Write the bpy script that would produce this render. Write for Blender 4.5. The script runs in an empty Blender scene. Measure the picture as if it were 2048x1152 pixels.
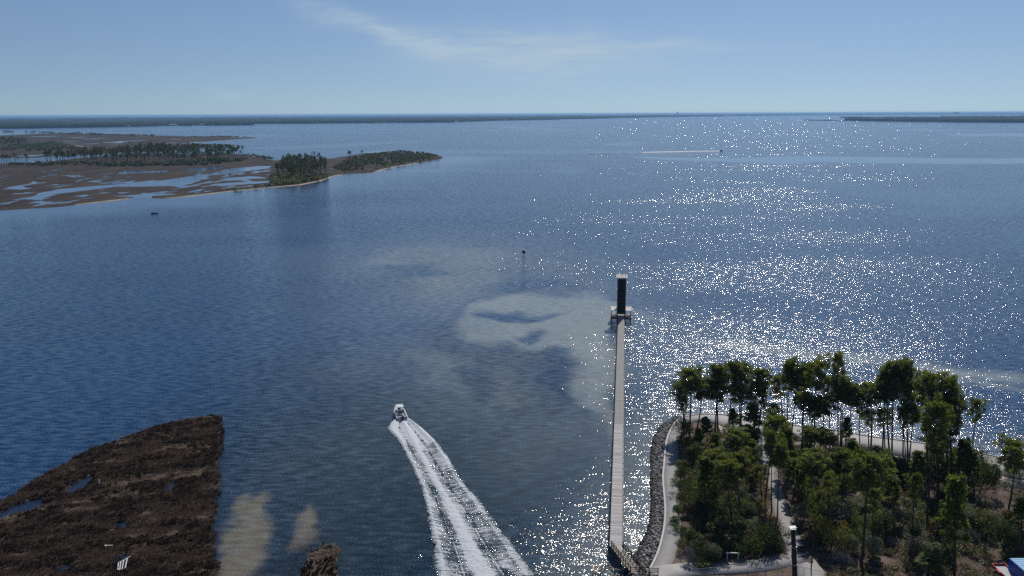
import bpy, bmesh, math, random
import numpy as np
from mathutils import Vector, Matrix
random.seed(11)
RNG = np.random.default_rng(7)
SC = bpy.context.scene
COL = SC.collection
R = math.radians

# ------------------------------------------------------------------ camera, sky, sun, exposure
CAM_H = 72.0                                  # drone height above the water (m)
F_PX = 1700.0                                 # focal length in pixels of the 2048-wide photograph
PITCH = math.atan((576 - 227.5) / F_PX)       # horizon lies 348 px above the middle
ROLL = math.atan(8.0 / 2048)                  # horizon sinks slightly to the left
cam_d = bpy.data.cameras.new('camera'); cam = bpy.data.objects.new('camera', cam_d); COL.objects.link(cam)
cam_d.sensor_width = 36.0; cam_d.lens = 36.0 * F_PX / 2048
cam_d.clip_start = 1.0; cam_d.clip_end = 200000.0
CAM_M = Matrix.Rotation(math.pi / 2 - PITCH, 3, 'X') @ Matrix.Rotation(-ROLL, 3, 'Z')
cam.location = (0, 0, CAM_H); cam.rotation_euler = CAM_M.to_euler()
SC.camera = cam

SUN_EL, SUN_AZ = R(44), R(19)                 # azimuth clockwise from the view direction (+Y)
SUN_DIR = Vector((math.sin(SUN_AZ) * math.cos(SUN_EL), math.cos(SUN_AZ) * math.cos(SUN_EL), math.sin(SUN_EL)))

def nd(t, typ, ins=None, **attrs):
    n = t.nodes.new(typ)
    for k, v in attrs.items():
        setattr(n, k, v)
    for k, v in (ins or {}).items():
        s = n.inputs[k]
        if isinstance(v, bpy.types.NodeSocket):
            t.links.new(v, s)
        elif hasattr(s, 'default_value'):
            if s.type == 'RGBA' and len(v) == 3:
                v = (*v, 1)
            s.default_value = v
    return n

def mth(t, op, a, b=None, c=None, clamp=False):
    n = nd(t, 'ShaderNodeMath', {0: a}, operation=op, use_clamp=clamp)
    for i, v in ((1, b), (2, c)):
        if v is not None:
            if isinstance(v, bpy.types.NodeSocket): t.links.new(v, n.inputs[i])
            else: n.inputs[i].default_value = v
    return n.outputs[0]

def vmth(t, op, a, b=None, scale=None):
    n = nd(t, 'ShaderNodeVectorMath', {0: a}, operation=op)
    if b is not None:
        if isinstance(b, bpy.types.NodeSocket): t.links.new(b, n.inputs[1])
        else: n.inputs[1].default_value = b
    if scale is not None:
        if isinstance(scale, bpy.types.NodeSocket): t.links.new(scale, n.inputs['Scale'])
        else: n.inputs['Scale'].default_value = scale
    return n.outputs[0]

def ramp(t, fac, stops, interp='LINEAR'):
    n = nd(t, 'ShaderNodeValToRGB', {0: fac}); cr = n.color_ramp; cr.interpolation = interp
    while len(cr.elements) < len(stops): cr.elements.new(0.5)
    for e, (p, c) in zip(cr.elements, stops):
        e.position = p
        e.color = (*c, 1) if not isinstance(c, (int, float)) else (c, c, c, 1)
    return n.outputs[0]

def mixc(t, fac, a, b, blend='MIX'):
    n = nd(t, 'ShaderNodeMix', data_type='RGBA', blend_type=blend)
    for i, v in ((0, fac), (6, a), (7, b)):
        if isinstance(v, bpy.types.NodeSocket): t.links.new(v, n.inputs[i])
        else: n.inputs[i].default_value = v if i == 0 else ((*v, 1) if len(v) == 3 else v)
    return n.outputs[2]

world = bpy.data.worlds.new('World'); SC.world = world; world.use_nodes = True
wt = world.node_tree; wt.nodes.clear()
sky_n = nd(wt, 'ShaderNodeTexSky', sky_type='NISHITA', sun_disc=False, sun_elevation=SUN_EL, sun_rotation=SUN_AZ,
           altitude=0.0, air_density=1.0, dust_density=0.2, ozone_density=2.5)
# thin cirrus: streaked noise inside a soft wedge of the sky (azimuth / elevation in degrees)
wdir = nd(wt, 'ShaderNodeTexCoord').outputs['Generated']
wt.links.new(vmth(wt, 'NORMALIZE', vmth(wt, 'ADD', wdir, (0, 0, .075))), sky_n.inputs['Vector'])   # the yellow band of the model's horizon stays below ours
sx = nd(wt, 'ShaderNodeSeparateXYZ', {0: wdir})
az = mth(wt, 'MULTIPLY', mth(wt, 'ARCTAN2', sx.outputs[0], sx.outputs[1]), 180 / math.pi)
el = mth(wt, 'MULTIPLY', mth(wt, 'ARCSINE', sx.outputs[2]), 180 / math.pi)
azel = nd(wt, 'ShaderNodeCombineXYZ', {0: az, 1: el}).outputs[0]
warp = nd(wt, 'ShaderNodeTexNoise', {'Vector': azel, 'Scale': 0.25, 'Detail': 3.0})
azw = vmth(wt, 'ADD', azel, vmth(wt, 'MULTIPLY', vmth(wt, 'SUBTRACT', warp.outputs['Color'], (.5, .5, .5)), (5.0, 1.6, 0)))
def blob(c, ang, rx, ry):
    m = nd(wt, 'ShaderNodeMapping', {'Vector': azw, 'Location': (c[0], c[1], 0), 'Rotation': (0, 0, R(ang)), 'Scale': (rx, ry, 1)}, vector_type='TEXTURE').outputs[0]
    l = nd(wt, 'ShaderNodeVectorMath', {0: m}, operation='LENGTH').outputs['Value']
    return mth(wt, 'EXPONENT', mth(wt, 'MULTIPLY', mth(wt, 'MULTIPLY', l, l), -1.6))
env = mth(wt, 'ADD', blob((-8.2, 5.2), -18, 6.5, 0.8), mth(wt, 'ADD', mth(wt, 'MULTIPLY', blob((1.5, 3.7), -2, 8.5, 1.7), 1.25), mth(wt, 'MULTIPLY', blob((10, 4.2), -4, 9, .5), .55)))
strk = nd(wt, 'ShaderNodeTexNoise', {'Vector': nd(wt, 'ShaderNodeMapping', {'Vector': azw, 'Rotation': (0, 0, R(12)), 'Scale': (.12, 1.1, 1)}).outputs[0], 'Scale': 1.6, 'Detail': 6.0, 'Roughness': .6})
puff = nd(wt, 'ShaderNodeTexNoise', {'Vector': nd(wt, 'ShaderNodeMapping', {'Vector': azel, 'Scale': (.35, 1.1, 1)}).outputs[0], 'Scale': 1.1, 'Detail': 6.0})
cl = mth(wt, 'MULTIPLY', env, mth(wt, 'MULTIPLY_ADD', strk.outputs['Fac'], 1.6, -.24, clamp=True))
cl = mth(wt, 'MULTIPLY', cl, 1.0, clamp=True)
cl2 = mth(wt, 'MULTIPLY', mth(wt, 'MULTIPLY', blob((-17.5, 1.5), 0, 2.2, .8), mth(wt, 'MULTIPLY_ADD', puff.outputs['Fac'], 4, -1.75, clamp=True)), .3)
cl = mth(wt, 'ADD', cl, cl2, clamp=True)
SKY_TINT = (.90, .965, 1.08)
tinted = mixc(wt, 1.0, sky_n.outputs[0], SKY_TINT, 'MULTIPLY')
skyc = mixc(wt, cl, tinted, (6.9, 8.7, 10.2))
wbg = nd(wt, 'ShaderNodeBackground', {0: skyc, 1: 0.064})
nd(wt, 'ShaderNodeOutputWorld', {0: wbg.outputs[0]})

sun_d = bpy.data.lights.new('sun', 'SUN'); sun = bpy.data.objects.new('sun', sun_d); COL.objects.link(sun)
sun_d.energy = 3.7; sun_d.angle = R(0.5); sun_d.color = (1.0, .955, .89)
sun.rotation_euler = SUN_DIR.to_track_quat('Z', 'Y').to_euler(); sun.location = SUN_DIR * 300

SC.view_settings.view_transform = 'Standard'; SC.view_settings.look = 'None'
SC.view_settings.exposure = 0.0; SC.view_settings.gamma = 1.0; SC.view_settings.use_curve_mapping = False
SC.render.engine = 'CYCLES'
SC.cycles.max_bounces = 5; SC.cycles.diffuse_bounces = 2; SC.cycles.glossy_bounces = 2; SC.cycles.transmission_bounces = 3
SC.cycles.volume_bounces = 0; SC.cycles.transparent_max_bounces = 6
SC.cycles.sample_clamp_indirect = 3.0; SC.cycles.sample_clamp_direct = 0.0
SC.cycles.caustics_reflective = False; SC.cycles.caustics_refractive = False
SC.cycles.use_denoising = False

# ------------------------------------------------------------------ helpers
def ray(x, y):
    return CAM_M @ Vector(((x - 1024) / F_PX, (576 - y) / F_PX, -1.0))
def pix(x, y, z=0.0):
    """ground point at height z that the photograph shows at pixel (x, y)"""
    d = ray(x, y); k = (z - CAM_H) / d.z
    return Vector((d.x * k, d.y * k, z))
def proj(p):
    q = CAM_M.transposed() @ (Vector(p) - Vector((0, 0, CAM_H)))
    return (1024 + F_PX * q.x / -q.z, 576 - F_PX * q.y / -q.z)
def ground(pts, z=0.0):
    return np.array([pix(x, y, z)[:2] for x, y in pts])

def vnoise(x, y, seed=0):
    xi = np.floor(x).astype(np.int64); yi = np.floor(y).astype(np.int64); xf = x - xi; yf = y - yi
    u = xf * xf * (3 - 2 * xf); v = yf * yf * (3 - 2 * yf)
    def h(a, b):
        n = (a * 374761393 + b * 668265263 + seed * 1442695041) & 0xFFFFFFFF
        n = ((n ^ (n >> 13)) * 1274126177) & 0xFFFFFFFF
        return ((n ^ (n >> 16)) & 0xFFFF) / 65535.0
    return (h(xi, yi) * (1 - u) + h(xi + 1, yi) * u) * (1 - v) + (h(xi, yi + 1) * (1 - u) + h(xi + 1, yi + 1) * u) * v
def fbm(x, y, seed=0, octv=4, gain=.5):
    s = np.zeros_like(np.asarray(x, float)); a = 1.0; tot = 0; f = 1.0
    for o in range(octv):
        s += a * vnoise(x * f + 17.3 * o, y * f - 9.1 * o, seed + o); tot += a; a *= gain; f *= 2.03
    return s / tot
def sdf_poly(px, py, poly):
    """signed distance (m) to a polygon, negative inside"""
    d = np.full(px.shape, 1e18); inside = np.zeros(px.shape, bool); n = len(poly)
    for i in range(n):
        ax, ay = poly[i]; bx, by = poly[(i + 1) % n]
        ex, ey = bx - ax, by - ay; L = ex * ex + ey * ey + 1e-12
        t = np.clip(((px - ax) * ex + (py - ay) * ey) / L, 0, 1)
        d = np.minimum(d, (px - ax - t * ex) ** 2 + (py - ay - t * ey) ** 2)
        c = ((ay > py) != (by > py)) & (px < (bx - ax) * (py - ay) / (by - ay + 1e-12) + ax)
        inside ^= c
    d = np.sqrt(d)
    return np.where(inside, -d, d)
def sdf_line(px, py, pts):
    d = np.full(px.shape, 1e18)
    for i in range(len(pts) - 1):
        ax, ay = pts[i]; bx, by = pts[i + 1]; ex, ey = bx - ax, by - ay; L = ex * ex + ey * ey + 1e-12
        t = np.clip(((px - ax) * ex + (py - ay) * ey) / L, 0, 1)
        d = np.minimum(d, (px - ax - t * ex) ** 2 + (py - ay - t * ey) ** 2)
    return np.sqrt(d)
def smooth(e0, e1, x):
    t = np.clip((x - e0) / (e1 - e0), 0, 1); return t * t * (3 - 2 * t)

def tag(o, label=None, cat=None, group=None, kind=None):
    if label: o['label'] = label
    if cat: o['category'] = cat
    if group: o['group'] = group
    if kind: o['kind'] = kind
    return o
def link(name, me, material=None, parent=None, loc=None):
    o = bpy.data.objects.new(name, me); COL.objects.link(o)
    if material is not None and me is not None:
        if not me.materials: me.materials.append(material)
    if parent is not None: o.parent = parent
    if loc is not None: o.location = loc
    return o
def empty(name, loc=(0, 0, 0), rz=0.0):
    o = bpy.data.objects.new(name, None); COL.objects.link(o); o.location = loc; o.rotation_euler = (0, 0, rz)
    o.empty_display_size = .3
    return o
def copy_tree(src, parent=None):
    c = src.copy(); COL.objects.link(c)
    if parent is not None: c.parent = parent
    for ch in src.children: copy_tree(ch, c)
    return c
def mesh_np(name, verts, faces, smooth_=False):
    """faces: (n,3) or (n,4) int array"""
    me = bpy.data.meshes.new(name); verts = np.asarray(verts, np.float32); faces = np.asarray(faces, np.int32)
    k = faces.shape[1]
    me.vertices.add(len(verts)); me.vertices.foreach_set('co', verts.ravel())
    me.loops.add(faces.size); me.loops.foreach_set('vertex_index', faces.ravel())
    me.polygons.add(len(faces)); me.polygons.foreach_set('loop_start', np.arange(0, faces.size, k, dtype=np.int32))
    me.update(calc_edges=True); me.validate()
    if smooth_: me.polygons.foreach_set('use_smooth', np.ones(len(faces), bool))
    return me
def add_attr(me, name, vals):
    a = me.attributes.new(name, 'FLOAT', 'POINT'); a.data.foreach_set('value', np.asarray(vals, np.float32))
def grid_faces(nr, nc, keep=None):
    i = np.arange(nr * nc).reshape(nr, nc)
    f = np.stack([i[:-1, :-1], i[:-1, 1:], i[1:, 1:], i[1:, :-1]], -1).reshape(-1, 4)
    return f if keep is None else f[keep.reshape(-1)]

class MB:
    """collects boxes, bars, tubes and blades for ONE mesh"""
    def __init__(s): s.v = []; s.f = []
    def quadbox(s, c8):
        b = len(s.v); s.v += [tuple(p) for p in c8]
        s.f += [tuple(b + i for i in q) for q in ((0, 3, 2, 1), (4, 5, 6, 7), (0, 1, 5, 4), (1, 2, 6, 5), (2, 3, 7, 6), (3, 0, 4, 7))]
    def box(s, x0, x1, y0, y1, z0, z1):
        s.quadbox([(x0, y0, z0), (x1, y0, z0), (x1, y1, z0), (x0, y1, z0), (x0, y0, z1), (x1, y0, z1), (x1, y1, z1), (x0, y1, z1)]); return s
    def bar(s, a, b, w, h, up=(0, 0, 1)):
        a = Vector(a); b = Vector(b); d = (b - a).normalized(); u = Vector(up)
        if abs(d.dot(u)) > .95: u = Vector((0, 1, 0))
        sd = d.cross(u).normalized() * (w / 2); u2 = sd.cross(d).normalized() * (h / 2)
        s.quadbox([a - sd - u2, a + sd - u2, b + sd - u2, b - sd - u2, a - sd + u2, a + sd + u2, b + sd + u2, b - sd + u2]); return s
    def tube(s, pts, rads, n=6, cap=True):
        base = len(s.v); m = len(pts); prev = None
        for i, p in enumerate(pts):
            p = Vector(p); d = (Vector(pts[min(i + 1, m - 1)]) - Vector(pts[max(i - 1, 0)])).normalized()
            u = Vector((1, 0, 0)) if abs(d.x) < .8 else Vector((0, 1, 0))
            a = d.cross(u).normalized(); b = d.cross(a)
            for k in range(n):
                t = 2 * math.pi * k / n; s.v.append(tuple(p + (a * math.cos(t) + b * math.sin(t)) * rads[i]))
        for i in range(m - 1):
            for k in range(n):
                s.f.append((base + i * n + k, base + i * n + (k + 1) % n, base + (i + 1) * n + (k + 1) % n, base + (i + 1) * n + k))
        if cap:
            s.f.append(tuple(base + k for k in range(n))[::-1]); s.f.append(tuple(base + (m - 1) * n + k for k in range(n)))
        return s
    def mesh(s, name, smooth_=False):
        me = bpy.data.meshes.new(name); me.from_pydata(s.v, [], s.f); me.update()
        if smooth_:
            for p in me.polygons: p.use_smooth = True
        return me
    def build(s, name, material, parent=None, loc=None, smooth_=False):
        return link(name, s.mesh(name, smooth_), material, parent, loc)

def mat(name, base, c2=None, scale=2.0, rough=.85, rnd=0.0, bump=0.0, spec=.3, metal=0.0, detail=4.0, stretch=None, trans=0.0, lo=.35, hi=.65, tint=(1.25, 1.3, .5)):
    """principled surface: two colours mixed by noise, per-object value jitter, optional bump and leaf translucency"""
    m = bpy.data.materials.new(name); m.use_nodes = True; t = m.node_tree; t.nodes.clear()
    co = nd(t, 'ShaderNodeTexCoord').outputs['Object']
    if stretch: co = nd(t, 'ShaderNodeMapping', {'Vector': co, 'Scale': stretch}).outputs[0]
    nz = nd(t, 'ShaderNodeTexNoise', {'Vector': co, 'Scale': scale, 'Detail': detail, 'Roughness': .6})
    c = mixc(t, mth(t, 'MULTIPLY_ADD', nz.outputs['Fac'], 1 / (hi - lo), -lo / (hi - lo), clamp=True), base, c2 or base)
    if rnd:
        oi = nd(t, 'ShaderNodeObjectInfo')
        hv = nd(t, 'ShaderNodeHueSaturation', {'Color': c, 'Hue': mth(t, 'MULTIPLY_ADD', oi.outputs['Random'], rnd * .06, .5 - rnd * .03),
                'Value': mth(t, 'MULTIPLY_ADD', mth(t, 'FRACT', mth(t, 'MULTIPLY', oi.outputs['Random'], 37.7)), rnd, 1 - rnd / 2)})
        c = hv.outputs[0]
    p = nd(t, 'ShaderNodeBsdfPrincipled', {'Base Color': c, 'Roughness': rough, 'Metallic': metal, 'Specular IOR Level': spec})
    if bump:
        bn = nd(t, 'ShaderNodeBump', {'Height': nz.outputs['Fac'], 'Strength': bump, 'Distance': .1})
        t.links.new(bn.outputs[0], p.inputs['Normal'])
    out = p.outputs[0]
    if trans:
        tr = nd(t, 'ShaderNodeBsdfTranslucent', {0: mixc(t, 1.0, c, tint, 'MULTIPLY')})
        out = nd(t, 'ShaderNodeMixShader', {0: trans, 1: out, 2: tr.outputs[0]}).outputs[0]
    nd(t, 'ShaderNodeOutputMaterial', {0: out})
    return m
# ------------------------------------------------------------------ shorelines (pixels of the photograph)
NEAR_SHORE = [(-420, 470), (-200, 440), (0, 421), (120, 414), (230, 400), (262, 396), (330, 397), (400, 389), (470, 381), (530, 375.5), (600, 369), (640, 361), (672, 350.5), (700, 348), (740, 346), (775, 336), (820, 328), (860, 322), (884, 318)]
BACK_SHORE = [(886, 314), (870, 308), (830, 302), (790, 300), (745, 303), (700, 311), (660, 317), (620, 317), (575, 319), (545, 321), (520, 315), (495, 311), (470, 305), (400, 303), (300, 303), (240, 309), (150, 317), (60, 327), (0, 327), (-200, 332), (-420, 340)]
LAND_A = NEAR_SHORE + BACK_SHORE
LAND_B = [(-420, 326), (0, 316), (60, 316), (150, 310.5), (240, 305), (330, 300), (395, 297), (440, 293), (487, 290), (440, 288), (402, 287.5), (405, 283.5), (440, 281), (480, 278), (517, 276), (490, 273), (430, 272), (380, 272.5), (300, 270.5), (200, 268.5), (120, 265.5), (60, 262), (0, 260.5), (-420, 260)]
MARSH = [(-80, 1060), (0, 1006), (30, 984), (62, 966), (120, 934), (180, 904), (250, 877), (330, 850), (380, 836), (415, 832), (434, 835), (445, 846), (446, 862), (441, 885), (437, 920), (437, 960), (430, 1000), (428, 1050), (431, 1100), (430, 1160), (428, 1300), (-80, 1300)]

# ------------------------------------------------------------------ water
def build_water():
    r1 = np.exp(np.arange(math.log(70), math.log(800), .0045)); r2 = np.exp(np.arange(math.log(800), math.log(70000), .02))
    r = np.concatenate([r1[:-1], r2, [80000.]]); th = np.radians(np.arange(-62, 62.01, .22))
    rr, tt = np.meshgrid(r, th, indexing='ij'); X = (rr * np.sin(tt)).ravel(); Y = (rr * np.cos(tt)).ravel()
    me = mesh_np('water', np.stack([X, Y, np.zeros_like(X)], 1), grid_faces(len(r), len(th))[:, ::-1])
    # ---- shallow sand and weed, mapped on the bottom
    wx = X + 9 * (fbm(X / 22, Y / 30, 3) - .5) * 2; wy = Y + 14 * (fbm(X / 22, Y / 30, 9) - .5) * 2
    n1 = fbm(X / 16, Y / 26, 21, 5)
    def area(pts, w0, w1): return smooth(w0, -w1, sdf_poly(wx, wy, ground(pts)))
    sand = np.zeros_like(X)
    main = area([(905, 655), (930, 612), (985, 592), (1060, 578), (1130, 574), (1200, 585), (1236, 610), (1242, 700), (1234, 840), (1225, 905), (1195, 850), (1140, 810), (1125, 770), (1095, 735), (1085, 700), (1010, 705), (960, 690)], 5, 5)
    faint = area([(700, 530), (770, 497), (900, 487), (1000, 498), (1060, 530), (1020, 585), (930, 612), (900, 650), (830, 640), (800, 560)], 26, 22)
    low = area([(850, 700), (905, 715), (985, 745), (1010, 790), (960, 800), (890, 760)], 16, 10)
    halo = area([(690, 515), (900, 470), (1120, 520), (1240, 600), (1240, 930), (1130, 900), (960, 830), (830, 720), (780, 620)], 70, 30)
    sand = np.maximum.reduce([main * .95, faint * .58, low * .72, halo * .30])
    weed = np.maximum.reduce([area([(948, 632), (985, 618), (1040, 616), (1070, 628), (1112, 636), (1040, 640), (1000, 634)], 5, 3),
                              area([(1012, 672), (1060, 662), (1080, 668), (1040, 682)], 5, 3), area([(985, 700), (1000, 684), (1008, 700)], 5, 3),
                              area([(1085, 712), (1110, 700), (1135, 712), (1105, 735), (1110, 790), (1080, 760)], 6, 3),
                              area([(1010, 575), (1060, 556), (1130, 566), (1180, 582), (1120, 590)], 9, 5) * .8,
                              area([(920, 735), (945, 740), (955, 800), (935, 790)], 6, 4), area([(760, 535), (860, 530), (890, 548), (800, 552)], 10, 6) * .8])
    sand = sand * (1 - .92 * weed)
    fx = X + 2.2 * (fbm(X / 2.6, Y / 4, 81, 3) - .5) * 2; wx, keepx = wx + (fx - X), wx
    beige = np.maximum(area([(462, 1230), (474, 1090), (484, 1030), (500, 985), (528, 965), (548, 990), (556, 1040), (550, 1090), (536, 1140), (530, 1230)], 2.6, 1.6),
                       area([(612, 1055), (622, 1005), (640, 985), (668, 1030), (672, 1050), (640, 1065)], 1.6, 1.6))
    beige = np.maximum(beige * .95, area([(440, 1300), (450, 1000), (560, 880), (690, 960), (720, 1080), (700, 1300)], 16, 6) * .06)
    wx = keepx
    ebb = np.maximum(area([(1400, 682), (1440, 676), (1560, 690), (1700, 700), (1800, 716), (1900, 728), (2048, 748), (2200, 770), (2200, 782), (2040, 762), (1880, 742), (1700, 716), (1560, 702), (1440, 690)], 7, 4) * .8,
                     np.maximum(area([(1900, 745), (2100, 790), (2100, 800), (1920, 762)], 7, 4) * .5, area([(1240, 625), (1320, 632), (1330, 642), (1250, 640)], 6, 3) * .5))
    ebb = np.maximum(ebb, smooth(30, 0, sdf_line(X, Y, ground([(1290, 1200), (1312, 1020), (1310, 940), (1330, 860), (1400, 828), (1600, 848), (1760, 870), (1960, 918), (2200, 960)]))) * .42)
    sand = np.maximum(sand * (.62 + .76 * n1), ebb * (.5 + n1))
    add_attr(me, 'sand', np.clip(sand, 0, 1)); add_attr(me, 'beige', np.clip(beige * (.25 + 1.4 * n1), 0, 1))
    teal = np.clip(area([(430, 1300), (470, 900), (640, 760), (960, 780), (1200, 860), (1230, 1300)], 60, 40), 0, 1)
    add_attr(me, 'teal', teal)
    kelp = np.maximum(area([(540, 1170), (552, 1110), (600, 1085), (640, 1045), (680, 1045), (695, 1090), (700, 1200)], 5, 3), area([(850, 655), (880, 650), (960, 690), (1090, 705), (1110, 760), (1120, 830), (990, 800), (900, 735)], 12, 5) * .6)
    add_attr(me, 'kelp', np.clip(np.maximum(kelp * (.5 + n1), 1.2 * smooth(2, -2, sdf_poly(X, Y, ground(MARSH)))), 0, 1.3))
    # ---- calm slicks (patches without ripples), long bands across the bay
    sl = np.zeros_like(X); dx = X + 60 * (fbm(X / 260, Y / 500, 41) - .5) * 2; dy = Y + 90 * (fbm(X / 320, Y / 300, 47) - .5) * 2
    def slick(pts, wd, k):
        return k * smooth(wd, -wd * .6, sdf_poly(dx, dy, ground(pts)))
    sl = np.maximum.reduce([
        slick([(1240, 312), (1400, 317), (1560, 316), (1640, 314), (2048, 315), (2300, 316), (2300, 331), (2048, 330), (1800, 327), (1660, 325), (1600, 329), (1480, 326), (1330, 322)], 14, 1.0),
        slick([(1360, 344), (1500, 352), (1640, 362), (1800, 368), (2048, 360), (2300, 365), (2300, 430), (2048, 425), (1880, 433), (1780, 420), (1860, 405), (1700, 385), (1520, 362)], 16, .42),
        slick([(1900, 268), (2048, 266), (2300, 266), (2300, 274), (2048, 273), (1930, 273)], 20, .9), slick([(1730, 258), (1860, 259), (2048, 262), (1860, 262)], 20, .7),
        slick([(970, 252), (1060, 254), (1150, 258), (1060, 258), (1010, 255)], 40, .6), slick([(1200, 290), (1260, 283), (1310, 287), (1260, 292)], 20, .7),
        slick([(900, 296), (1100, 303), (1300, 304), (1330, 309), (1100, 307), (930, 301)], 14, .55), slick([(600, 262), (760, 264), (720, 267)], 20, .5),
        slick([(520, 295), (640, 290), (800, 283), (860, 282), (700, 292), (560, 299)], 20, .6), slick([(1080, 330), (1160, 335), (1130, 345), (1085, 342)], 14, .4)])
    sl = np.maximum(sl, .98 * smooth(3, -3, sdf_poly(X, Y, ground(LAND_A)))); sl = np.maximum(sl, .9 * smooth(6, -6, sdf_poly(X, Y, ground(LAND_B))))
    sl = np.maximum(sl, .62 * smooth(170, 60, sdf_line(X, Y, ground(NEAR_SHORE))) + .25 * smooth(110, 20, sdf_line(X, Y, ground(NEAR_SHORE))))
    sl = np.maximum(sl, .95 * smooth(2, -2, sdf_poly(X, Y, ground(MARSH)))); sl = np.maximum(sl, .34 * area([(640, 1000), (700, 620), (900, 600), (1232, 630), (1224, 960), (1120, 1020), (1040, 1080), (800, 1080)], 14, 12))
    nb = fbm(X / 900, Y / 420, 61, 4); sl = np.maximum(sl, .5 * smooth(.58, .7, nb) * smooth(700, 1500, Y))
    sl = np.maximum(sl, .6 * smooth(26, 2, sdf_line(X, Y, ground([(1200, 600), (1232, 640), (1228, 760), (1200, 760)]))) * 0)
    add_attr(me, 'slick', np.clip(sl, 0, 1))

    m = bpy.data.materials.new('bay_water'); m.use_nodes = True; t = m.node_tree; t.nodes.clear()
    pos = nd(t, 'ShaderNodeNewGeometry').outputs['Position']
    att = lambda n: nd(t, 'ShaderNodeAttribute', attribute_name=n).outputs['Fac']
    def waves(rot, sx_, sy_, det, seed):
        mp = nd(t, 'ShaderNodeMapping', {'Vector': pos, 'Rotation': (0, 0, R(rot)), 'Scale': (sx_, sy_, 1), 'Location': (seed, seed * 1.7, 0)}).outputs[0]
        nz = nd(t, 'ShaderNodeTexNoise', {'Vector': mp, 'Scale': 1.0, 'Detail': det, 'Roughness': .55}, noise_dimensions='2D')
        return vmth(t, 'SUBTRACT', nz.outputs['Color'], (.5, .5, .5))
    big = nd(t, 'ShaderNodeTexNoise', {'Vector': nd(t, 'ShaderNodeMapping', {'Vector': pos, 'Rotation': (0, 0, R(20)), 'Scale': (.006, .014, 1)}).outputs[0], 'Scale': 1.0, 'Detail': 1.0}, noise_dimensions='2D').outputs['Fac']
    wA = vmth(t, 'MULTIPLY', waves(17, .30, .95, 0.0, 3.1), (.20, .44, 0))
    wB = vmth(t, 'MULTIPLY', waves(8, 3.0, 5.2, 0.0, 8.4), (.60, .70, 0))
    wC = vmth(t, 'MULTIPLY', waves(-25, .07, .15, 1.0, 1.4), (.05, .09, 0))
    slope = vmth(t, 'ADD', vmth(t, 'ADD', wA, wB), wC)
    amp = mth(t, 'MULTIPLY', mth(t, 'MULTIPLY_ADD', big, 1.1, .45), mth(t, 'MULTIPLY_ADD', att('slick'), -.93, 1.0))
    slope = vmth(t, 'SCALE', slope, scale=amp)
    nrm = vmth(t, 'NORMALIZE', vmth(t, 'ADD', slope, (0, 0, 1)))
    deep = mixc(t, att('teal'), (.008, .038, .103), (.004, .017, .026))
    fine = nd(t, 'ShaderNodeTexNoise', {'Vector': pos, 'Scale': .35, 'Detail': 2.0}, noise_dimensions='2D').outputs['Fac']
    sandf = mth(t, 'MULTIPLY', att('sand'), mth(t, 'MULTIPLY_ADD', fine, .5, .75), clamp=True)
    c = mixc(t, sandf, deep, (.245, .268, .248))
    c = mixc(t, mth(t, 'MULTIPLY', att('beige'), mth(t, 'MULTIPLY_ADD', fine, .5, .75), clamp=True), c, (.150, .132, .092))
    c = mixc(t, mth(t, 'MULTIPLY', att('kelp'), .6), c, (.012, .014, .020))
    p = nd(t, 'ShaderNodeBsdfPrincipled', {'Base Color': c, 'Roughness': .12, 'IOR': 1.333, 'Normal': nrm})
    nd(t, 'ShaderNodeOutputMaterial', {0: p.outputs[0]})
    return tag(link('water', me, m), kind='structure')
water = build_water()
# ------------------------------------------------------------------ materials of land and plants
M = {}
def ground_mat(name, stops, scale, rough=.95, bump=.5, fine=6.0, stretch=(1, 1, 1)):
    m = bpy.data.materials.new(name); m.use_nodes = True; t = m.node_tree; t.nodes.clear()
    pos = nd(t, 'ShaderNodeMapping', {'Vector': nd(t, 'ShaderNodeNewGeometry').outputs['Position'], 'Scale': stretch}).outputs[0]
    a = nd(t, 'ShaderNodeTexNoise', {'Vector': pos, 'Scale': scale, 'Detail': 7.0, 'Roughness': .62}).outputs['Fac']
    b = nd(t, 'ShaderNodeTexNoise', {'Vector': pos, 'Scale': fine, 'Detail': 3.0}).outputs['Fac']
    f = mth(t, 'ADD', mth(t, 'MULTIPLY', a, .75), mth(t, 'MULTIPLY', b, .25))
    c = ramp(t, f, stops)
    bn = nd(t, 'ShaderNodeBump', {'Height': b, 'Strength': bump, 'Distance': .15})
    p = nd(t, 'ShaderNodeBsdfPrincipled', {'Base Color': c, 'Roughness': rough, 'Specular IOR Level': .15, 'Normal': bn.outputs[0]})
    nd(t, 'ShaderNodeOutputMaterial', {0: p.outputs[0]}); M[name] = m
    return m
ground_mat('marsh_soil', [(.30, (.030, .023, .018)), (.45, (.060, .046, .034)), (.58, (.10, .078, .060)), (.72, (.17, .14, .115))], .25)
ground_mat('far_marsh', [(.32, (.016, .012, .009)), (.46, (.034, .025, .018)), (.58, (.052, .038, .027)), (.75, (.075, .062, .044))], .03, fine=.4, stretch=(1, .5, 1))
ground_mat('forest_floor', [(.30, (.030, .020, .014)), (.46, (.085, .060, .046)), (.58, (.17, .125, .10)), (.72, (.30, .25, .21))], .22, fine=3.0)
ground_mat('beach_sand', [(.3, (.34, .28, .23)), (.5, (.44, .38, .33)), (.7, (.50, .44, .40))], .3, fine=5.0, bump=.2)
ground_mat('concrete_path', [(.3, (.29, .275, .265)), (.5, (.345, .33, .32)), (.7, (.39, .375, .36))], .5, fine=9.0, bump=.15)
ground_mat('concrete_cap', [(.3, (.50, .48, .45)), (.5, (.60, .58, .55)), (.7, (.66, .64, .61))], .8, fine=9.0, bump=.15)
ground_mat('shell_sand', [(.3, (.26, .21, .15)), (.5, (.36, .30, .22)), (.7, (.50, .44, .34))], .1, fine=1.0, bump=.2)

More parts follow.
